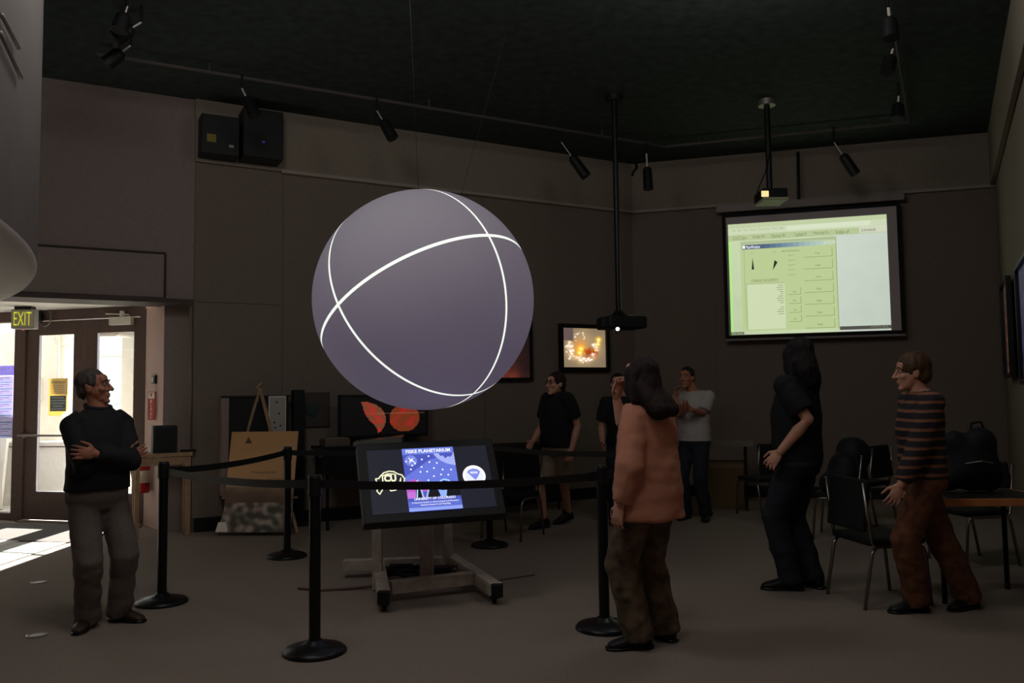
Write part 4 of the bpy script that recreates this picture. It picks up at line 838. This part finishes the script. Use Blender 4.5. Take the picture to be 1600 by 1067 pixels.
    for q_ in (-1, 1):
        e_ = MB(); e_.blob(hpnt(q_*.031, .076, .012), .0125*hs, n=10); eo = e_.build('eye', eyew, root, smooth=True); e_ = MB(); e_.blob(hpnt(q_*.031, .0850, .012), .0058*hs, n=8); e_.build('iris', eyed, eo, smooth=True)
        MB().tube([hpnt(q_*.015, .094, .036), hpnt(q_*.032, .093, .041), hpnt(q_*.05, .081, .036)], .0045*hs, 6).build('eyebrow', o['hairm'], root, smooth=True)
    # shirt
    g = o.get('loose', .022); S_ = MB(); hem = o.get('hem', .92); hg = o.get('hemg', .0)
    sr = [(hem, .160+fat+hg, .115+fat+hg, fat*.4), (1.0, .152+fat+hg*.7, .112+fat*1.2+hg*.7, fat*.5), (1.10, .148+fat+hg*.4, .108+fat*1.4+hg*.5, fat*.5), (1.22, .156+fat, .116+fat, .01), (1.34, .163+fat*.5, .112, .0), (1.405, .150, .090, -.008), (1.45, .098, .072, -.012), (1.482, .062, .058, -.012)]
    S_.loft(rings(sr, g), 28)
    for k_, sg in (('L', -1), ('R', 1)):
        c_, r_, f_ = spine(1.40); sl = o.get('sleeve'+k_, o.get('sleeve', .62)); a_, e_, w_ = shl[k_], el[k_], wr[k_]; rr = .060+g
        if sl <= 1: S_.limb([c_+r_*(sg*.1*s)+Z*.01*s, a_, a_+(e_-a_)*sl*.6, a_+(e_-a_)*sl], [rr*s, rr*.93*s, (rr+.0)*s, (rr-.004+o.get('cuff', .0))*s], 16, False)
        else: S_.limb([c_+r_*(sg*.1*s), a_, a_+(e_-a_)*.5, e_, e_+(w_-e_)*.5, e_+(w_-e_)*min(1, sl-1)], [rr*s, rr*.93*s, (rr-.008)*s, (rr-.014)*s, (.047+g*.7)*s, (.036+g*.6)*s], 16, False)
    seed = loc.x*3.1+loc.y; wrk = o.get('wrinkle', .006)
    part('shirt', remesh(S_, .010, 4, lambda p_: wrk*s*(nz(p_.x*7+seed, p_.y*7, p_.z*9)+.6*nz(p_.x*16, p_.y*16+seed, p_.z*20))), o['shirtm'])
    if o.get('collar'):
        c_, r_, f_ = spine(1.475); K = MB(); K.tube([c_+r_*(.078*s*math.cos(a))+f_*(.074*s*math.sin(a)-.01*s)+Z*(.012*s-.016*s*math.sin(a)) for a in [i*math.pi/12 for i in range(25)]], .014*s, 8); K.build('collar', o['shirtm'], root, smooth=True)
    # trousers
    T_ = MB(); wt_ = o.get('waist', 1.02); T_.loft(rings([(wt_, .150+fat, .110+fat, fat*.3), (.95, .166+fat*.8, .122+fat*.8, 0), (.87, .172+fat*.6, .124+fat*.6, -.005), (.80, .150, .105, 0)], .012), 24); end = o.get('leg_end', 1.0); lg = o.get('leg_loose', .02)
    for k_ in 'LR':
        if end >= 1: T_.limb([hip[k_], hip[k_]+(kn[k_]-hip[k_])*.5, kn[k_], kn[k_]+(an[k_]-kn[k_])*.5, an[k_]-Z*.035*s], [(.092+lg*.3)*s, (.080+lg*.6)*s, (.062+lg)*s, (.056+lg)*s, (.048+lg*1.2)*s], 16, False)
        else: T_.limb([hip[k_], hip[k_]+(kn[k_]-hip[k_])*.5, hip[k_]+(kn[k_]-hip[k_])*end], [(.094+lg*.3)*s, (.088+lg)*s, (.080+lg*1.3)*s], 16, False)
    part('trousers' if end >= 1 else 'shorts', remesh(T_, .011, 4, lambda p_: .008*s*(nz(p_.x*6+seed, p_.y*6, p_.z*11)+.7*nz(p_.x*14, p_.y*14+seed, p_.z*18))*(1.3 if p_.z < .4 else .7), .012), o['pantm'])
    if o.get('belt'):
        c_, r_, f_ = spine(wt_-.02); K = MB(); K.tube([c_+r_*((.172+fat)*s*math.cos(a))+f_*((.132+fat)*s*math.sin(a)) for a in [i*math.pi/14 for i in range(29)]], .014*s, 6); K.build('belt', blackm, root, smooth=True)
    for k_ in 'LR':
        a_ = an[k_]; f_ = fd[k_]; sd = V((f_.y, -f_.x, 0)); lf = o.get('heel'+k_, 0)*s; K = MB(); gz = lambda q_, w_, h_, z_: (V((a_.x, a_.y, 0))+f_*(q_*s)+Z*(z_*s), sd*(w_*s), Z*(h_*s))
        K.loft([gz(-.075, .022, .028, .045), gz(-.06, .036, .05, .052), gz(.0, .040, .055, .056), gz(.06, .042, .044, .045), gz(.13, .048, .032, .034), gz(.175, .042, .024, .027), gz(.20, .022, .014, .022)], 14); K.limb([V((a_.x, a_.y, .05*s)), V((a_.x, a_.y, .105*s))], [.046*s, .045*s])
        Q = MB(); Q.loft([gz(-.08, .026, .012, .012), gz(-.06, .040, .012, .012), gz(.0, .041, .012, .012), gz(.06, .044, .012, .012), gz(.13, .051, .012, .012), gz(.18, .044, .012, .012), gz(.208, .022, .012, .012)], 12)
        me = remesh(K, .009, 3, None, .012); me2 = Q.mesh('sole')
        if lf:
            piv = V((a_.x, a_.y, 0))+f_*(.13*s); ax = sd; Rm = Matrix.Rotation(-math.atan2(lf, .13*s), 3, ax) if False else Matrix.Rotation(math.atan2(lf, .13*s)*(1 if (Matrix.Rotation(.1, 3, ax)@(-f_)).z > 0 else -1), 3, ax)
            for mm in (me, me2):
                for v in mm.vertices: v.co = Rm@(v.co-piv)+piv; v.co.z = max(v.co.z, .001)
        so = part('shoe', me, o['shoem']); part('sole', me2, o.get('solem') or blackm, so)
    # hair
    if o.get('hair') != 'none':
        K = MB(); kb = lambda r_, f_, u_, rad: K.blob(hpnt(r_, f_, u_), tuple(q_*hs for q_ in rad), RH)
        vol = o.get('hairvol', 0); kb(0, -.024, .046, (.083+vol, .099+vol, .086+vol)); kb(0, -.062, -.012, (.070+vol, .055+vol, .068+vol))
        for q_ in (-1, 1): kb(q_*.066, -.01, .035, (.020+vol*.6, .045, .036))
        if o['hair'] == 'long':
            for q_ in (-1, 1): K.limb([hpnt(q_*.066, -.01, .03), hpnt(q_*.076, -.012, -.05), hpnt(q_*.078, -.03, -.13)], [.03*hs, .034*hs, .03*hs])
            if o.get('curtain'):
                for q_ in (-1, 1): kb(q_*.070, .030, .01, (.024, .04, .06)); kb(q_*.068, .03, -.06, (.022, .035, .06))
            e_ = o.get('hair_end', (0, -.09, 1.36)); e_ = pt(e_); K.limb([hpnt(0, -.055, .0), hpnt(0, -.075, -.09), (hpnt(0, -.085, -.14)+e_)/2, e_], [.078*hs, .086*hs, .082*hs, .05*hs]); K.limb([hpnt(.05, -.05, -.05), e_+Rt*.06*s], [.05*hs, .045*hs]); K.limb([hpnt(-.05, -.05, -.05), e_-Rt*.06*s], [.05*hs, .045*hs])
        part('hair', remesh(K, .008, 3, lambda p_: .006*hs*nz(p_.x*40+seed, p_.y*40, p_.z*9)+.004*nz(p_.x*90, p_.y*90, p_.z*20)), o['hairm'])
    C_.update(root=root, wr=wr, hp=hpnt, RH=RH, s=s, loc=loc, L=L, el=el, hr=hr, hf=hf, hu=hu); return C_
skin = mat('skin_pale', 'c08f78', .55, noise_s=30, noise_a=.06); skin_d = mat('skin_tan', 'a87058', .55, noise_s=30, noise_a=.06); eyew = mat('eye_white', 'a39a94', .5); eyed = mat('iris_dark', '2a2018', .3)
hair_g = mat('grey_brown_hair', '4a4440', .8, noise_s=60, noise_a=.3); hair_b = mat('dark_brown_hair', '241a18', .8, noise_s=60, noise_a=.35); hair_k = mat('black_hair', '161415', .8, noise_s=60, noise_a=.3); hair_r = mat('auburn_hair', '4a3420', .6, noise_s=60, noise_a=.35)
cl_black = mat('black_cotton', '16171a', .85, noise_s=120, noise_a=.2); cl_char = mat('charcoal_knit', '1e1f22', .85, noise_s=120, noise_a=.2); cl_grey = mat('grey_chino', '6e6660', .85, noise_s=90, noise_a=.15); cl_khaki = mat('khaki_cotton', '8f7f6c', .85, noise_s=90, noise_a=.12); cl_pink = mat('pink_linen', 'b98068', .85, noise_s=90, noise_a=.08); cl_camo = mat('mottled_olive_brown', '5a4c3c', .9, noise_s=14, noise_a=.55); cl_denim = mat('dark_denim', '20242c', .85, noise_s=120, noise_a=.25); cl_white = mat('white_tee', 'a8a49e', .85, noise_s=90, noise_a=.05); cl_rust = mat('rust_corduroy', '5f3c28', .9, noise_s=20, noise_a=.35)
sh_brown = mat('brown_leather', '3e2c24', .5, noise_s=40, noise_a=.2); sh_black = mat('black_leather', '141416', .5, noise_s=40, noise_a=.2)
def striped():
    M = bpy.data.materials.new('striped_jersey'); M.use_nodes = True; nt = M.node_tree; b = nt.nodes['Principled BSDF']; b.inputs['Roughness'].default_value = .9
    t = nt.nodes.new('ShaderNodeTexCoord'); w_ = nt.nodes.new('ShaderNodeTexWave'); w_.bands_direction = 'Z'; w_.inputs['Scale'].default_value = 5.2; w_.inputs['Distortion'].default_value = 1.2; w_.inputs['Detail Scale'].default_value = .6
    r = nt.nodes.new('ShaderNodeValToRGB'); r.color_ramp.elements[0].position = .72; r.color_ramp.elements[0].color = (*lin('1c1820'), 1); r.color_ramp.elements[1].position = .8; r.color_ramp.elements[1].color = (*lin('7a5038'), 1)
    nt.links.new(t.outputs['Object'], w_.inputs['Vector']); nt.links.new(w_.outputs['Color'], r.inputs[0]); nt.links.new(r.outputs[0], b.inputs['Base Color']); return M
W = lambda x, y, Y: ('w', aty(x, y, Y))
G0 = lambda x, y: ('w', atz(x, y))
# man with crossed arms
m1 = person('person', 'man in a black long-sleeved top and grey trousers, arms crossed, by the entrance', (-2.77, 5.54), (.74, -.67), 1.72, dict(
    head=W(147, 605, 5.53), head_yaw=-.85, head_pitch=.10, shL=-.05, shR=-.05, skin=skin_d, wristR=(-.12, .18, 1.15), wristL=(.10, .24, 1.18), poleR=(.9, .1, -.7), poleL=(-.9, .1, -.7), hdirR=(-1, .1, .25), hdirL=(1, -.15, .15), palmR=(0, -1, 0), palmL=(0, -1, 0), thumbR=(0, 0, 1), thumbL=(0, 0, 1), curlR=.5, curlL=.5,
    footR=G0(136, 980), toeR=(.15, -1), footL=G0(186, 970), toeL=(1, -.25), fat=.026, wide=-.022, sleeve=1.98, shirtm=cl_char, pantm=cl_grey, shoem=sh_brown, hair='short', hairm=hair_g, hem=.93, loose=.024, leg_loose=.03, collar=True, belt=False))
# woman in the pink shirt
m2 = person('person', 'long-haired woman in a loose pink shirt raising one hand to her face', (.80, 4.92), (-.67, .74), 1.73, dict(
    head=W(1000, 590, 4.86), head_yaw=-.1, head_pitch=.12, elbowR=W(976, 676, 4.95), wristR=W(964, 626, 4.92), hdirR=(.1, -.1, 1), palmR=(0, -1, 0), thumbR=(-1, 0, 0), curlR=.55,
    elbowL=W(985, 728, 4.72), wristL=W(970, 788, 4.75), curlL=.5, footL=G0(1000, 1013), toeL=(-.75, -.1), footR=G0(1040, 1000), toeR=(-.6, .75), fat=.018, wide=-.045, sleeve=1.93, sleeveR=.92, shirtm=cl_pink, pantm=cl_camo, shoem=sh_black, hair='long', hairm=hair_b, hair_end=W(1040, 640, 4.74), curtain=True, hem=.78, hemg=.03, loose=.034, leg_loose=.04, wrinkle=.009, shL=-.045, shR=-.01))
# tall long-haired man
m3 = person('person', 'tall man with long dark hair in a black T-shirt standing with his back turned', (2.16, 6.30), (-.72, .69), 1.92, dict(
    head=W(1247, 557, 6.26), head_yaw=.45, elbowL=W(1262, 655, 6.05), wristL=W(1219, 706, 6.12), palmL=(1, 0, 0), curlL=.6, wristR=(.24, .16, .86), footL=G0(1237, 922), toeL=(-1, .2), footR=G0(1272, 918), toeR=(-.5, .8), fat=.02, wide=-.005, sleeve=.78, shirtm=cl_black, pantm=cl_denim, shoem=sh_black, hair='long', hairm=hair_k, hair_end=(0, -.10, 1.42), curtain=True, hairvol=.004, hem=.90, loose=.026, leg_loose=.026))
# striped walker
m4 = person('person', 'young person in a striped jersey and rust trousers walking left', (2.78, 5.66), (-1, .08), 1.76, dict(
    head=W(1424, 582, 5.66), head_yaw=.1, head_pitch=-.05, lean=.0, wristL=W(1407, 758, 5.48), poleL=(-.3, -1, 0), wristR=(.2, -.02, .88), footL=G0(1434, 956), toeL=(-1, -.12), footR=G0(1516, 950), toeR=(-.9, -.42), heelR=.0, fat=.005, sleeve=1.9, shirtm=striped(), pantm=cl_rust, shoem=sh_black, hair='short', hairvol=.012, hairm=hair_r, hem=.90, loose=.028, leg_loose=.035))
# man in shorts
m5 = person('person', 'man in a black polo shirt and khaki shorts walking behind the kiosk', (.50, 9.3), (-.8, -.55), 1.80, dict(
    head=W(868, 600, 9.26), head_pitch=.05, wristR=W(832, 690, 9.2), wristL=W(893, 702, 9.1), poleL=(-.1, -1, 0), curlL=.6, footR=G0(850, 825), toeR=(-.8, -.6), footL=G0(888, 817), toeL=(-.8, -.5), heelL=.03, fat=.03, sleeve=.72, shirtm=cl_black, pantm=cl_khaki, leg_end=.92, leg_loose=.035, shoem=sh_black, hair='short', hairvol=.008, hairm=hair_b, hem=.90, collar=True, loose=.026))
b = MB()
for q_ in (-1, 1): b.tube([m5['hp'](q_*.031+.022*math.cos(a), .098, .012+.017*math.sin(a)) for a in [i*math.pi/8 for i in range(17)]], .0022, 6)
b.tube([m5['hp'](-.009, .1, .014), m5['hp'](.009, .1, .014)], .0022, 6)
for q_ in (-1, 1): b.tube([m5['hp'](q_*.053, .096, .014), m5['hp'](q_*.08, .0, .012)], .0022, 6)
b.build('glasses', blackm, m5['root'])
# man in black shirt mostly hidden
m6 = person('person', 'man in a black T-shirt half hidden behind the woman in pink', (1.27, 9.7), (-.25, -.97), 1.74, dict(
    head=W(965, 600, 9.66), wristR=W(941, 692, 9.55), wristL=(-.26, .06, .85), footR=(.1, 0, 0), toeR=(-.3, -1), footL=(-.1, .02, 0), toeL=(0, -1), fat=.01, sleeve=.75, shirtm=cl_black, pantm=cl_denim, shoem=sh_black, hair='short', hairm=hair_k, hem=.92))
# man in white drinking
m7 = person('person', 'man in a white T-shirt at the back holding a can and touching his mouth', (2.17, 9.95), (-.62, -.78), 1.80, dict(
    head=W(1073, 590, 9.9), elbowR=W(1060, 645, 9.72), wristR=W(1056, 622, 9.72), hdirR=(-.15, .15, 1), palmR=(-1, 0, 0), thumbR=(0, 0, 1), curlR=.5, elbowL=W(1098, 646, 9.78), wristL=W(1081, 640, 9.62), hdirL=(.8, .5, .1), palmL=(0, .5, .1), thumbL=(0, 0, 1), curlL=.7, footR=(.12, .02, 0), toeR=(-.6, -.8), footL=(-.12, 0, 0), toeL=(-.3, -.9), fat=.015, sleeve=.8, shirtm=cl_white, pantm=cl_denim, shoem=sh_black, hair='short', hairm=hair_k, hem=.90, skin=skin_d, loose=.028))
c = aty(1071, 634, 9.52); t = thing('drink_can', 'drink can held by the man in the white T-shirt', 'can', c-Z*.06)
MB().lathe((0, 0, 0), [(0, 0), (.024, 0), (.032, .01), (.032, .11), (.026, .122), (0, .122)], 18).build('body', mat('can_brown', '8a5a48', .35, .3), t, smooth=True); MB().lathe((0, 0, .1215), [(0, 0), (.026, 0), (.026, .003), (0, .003)], 18).build('lid', alu, t)
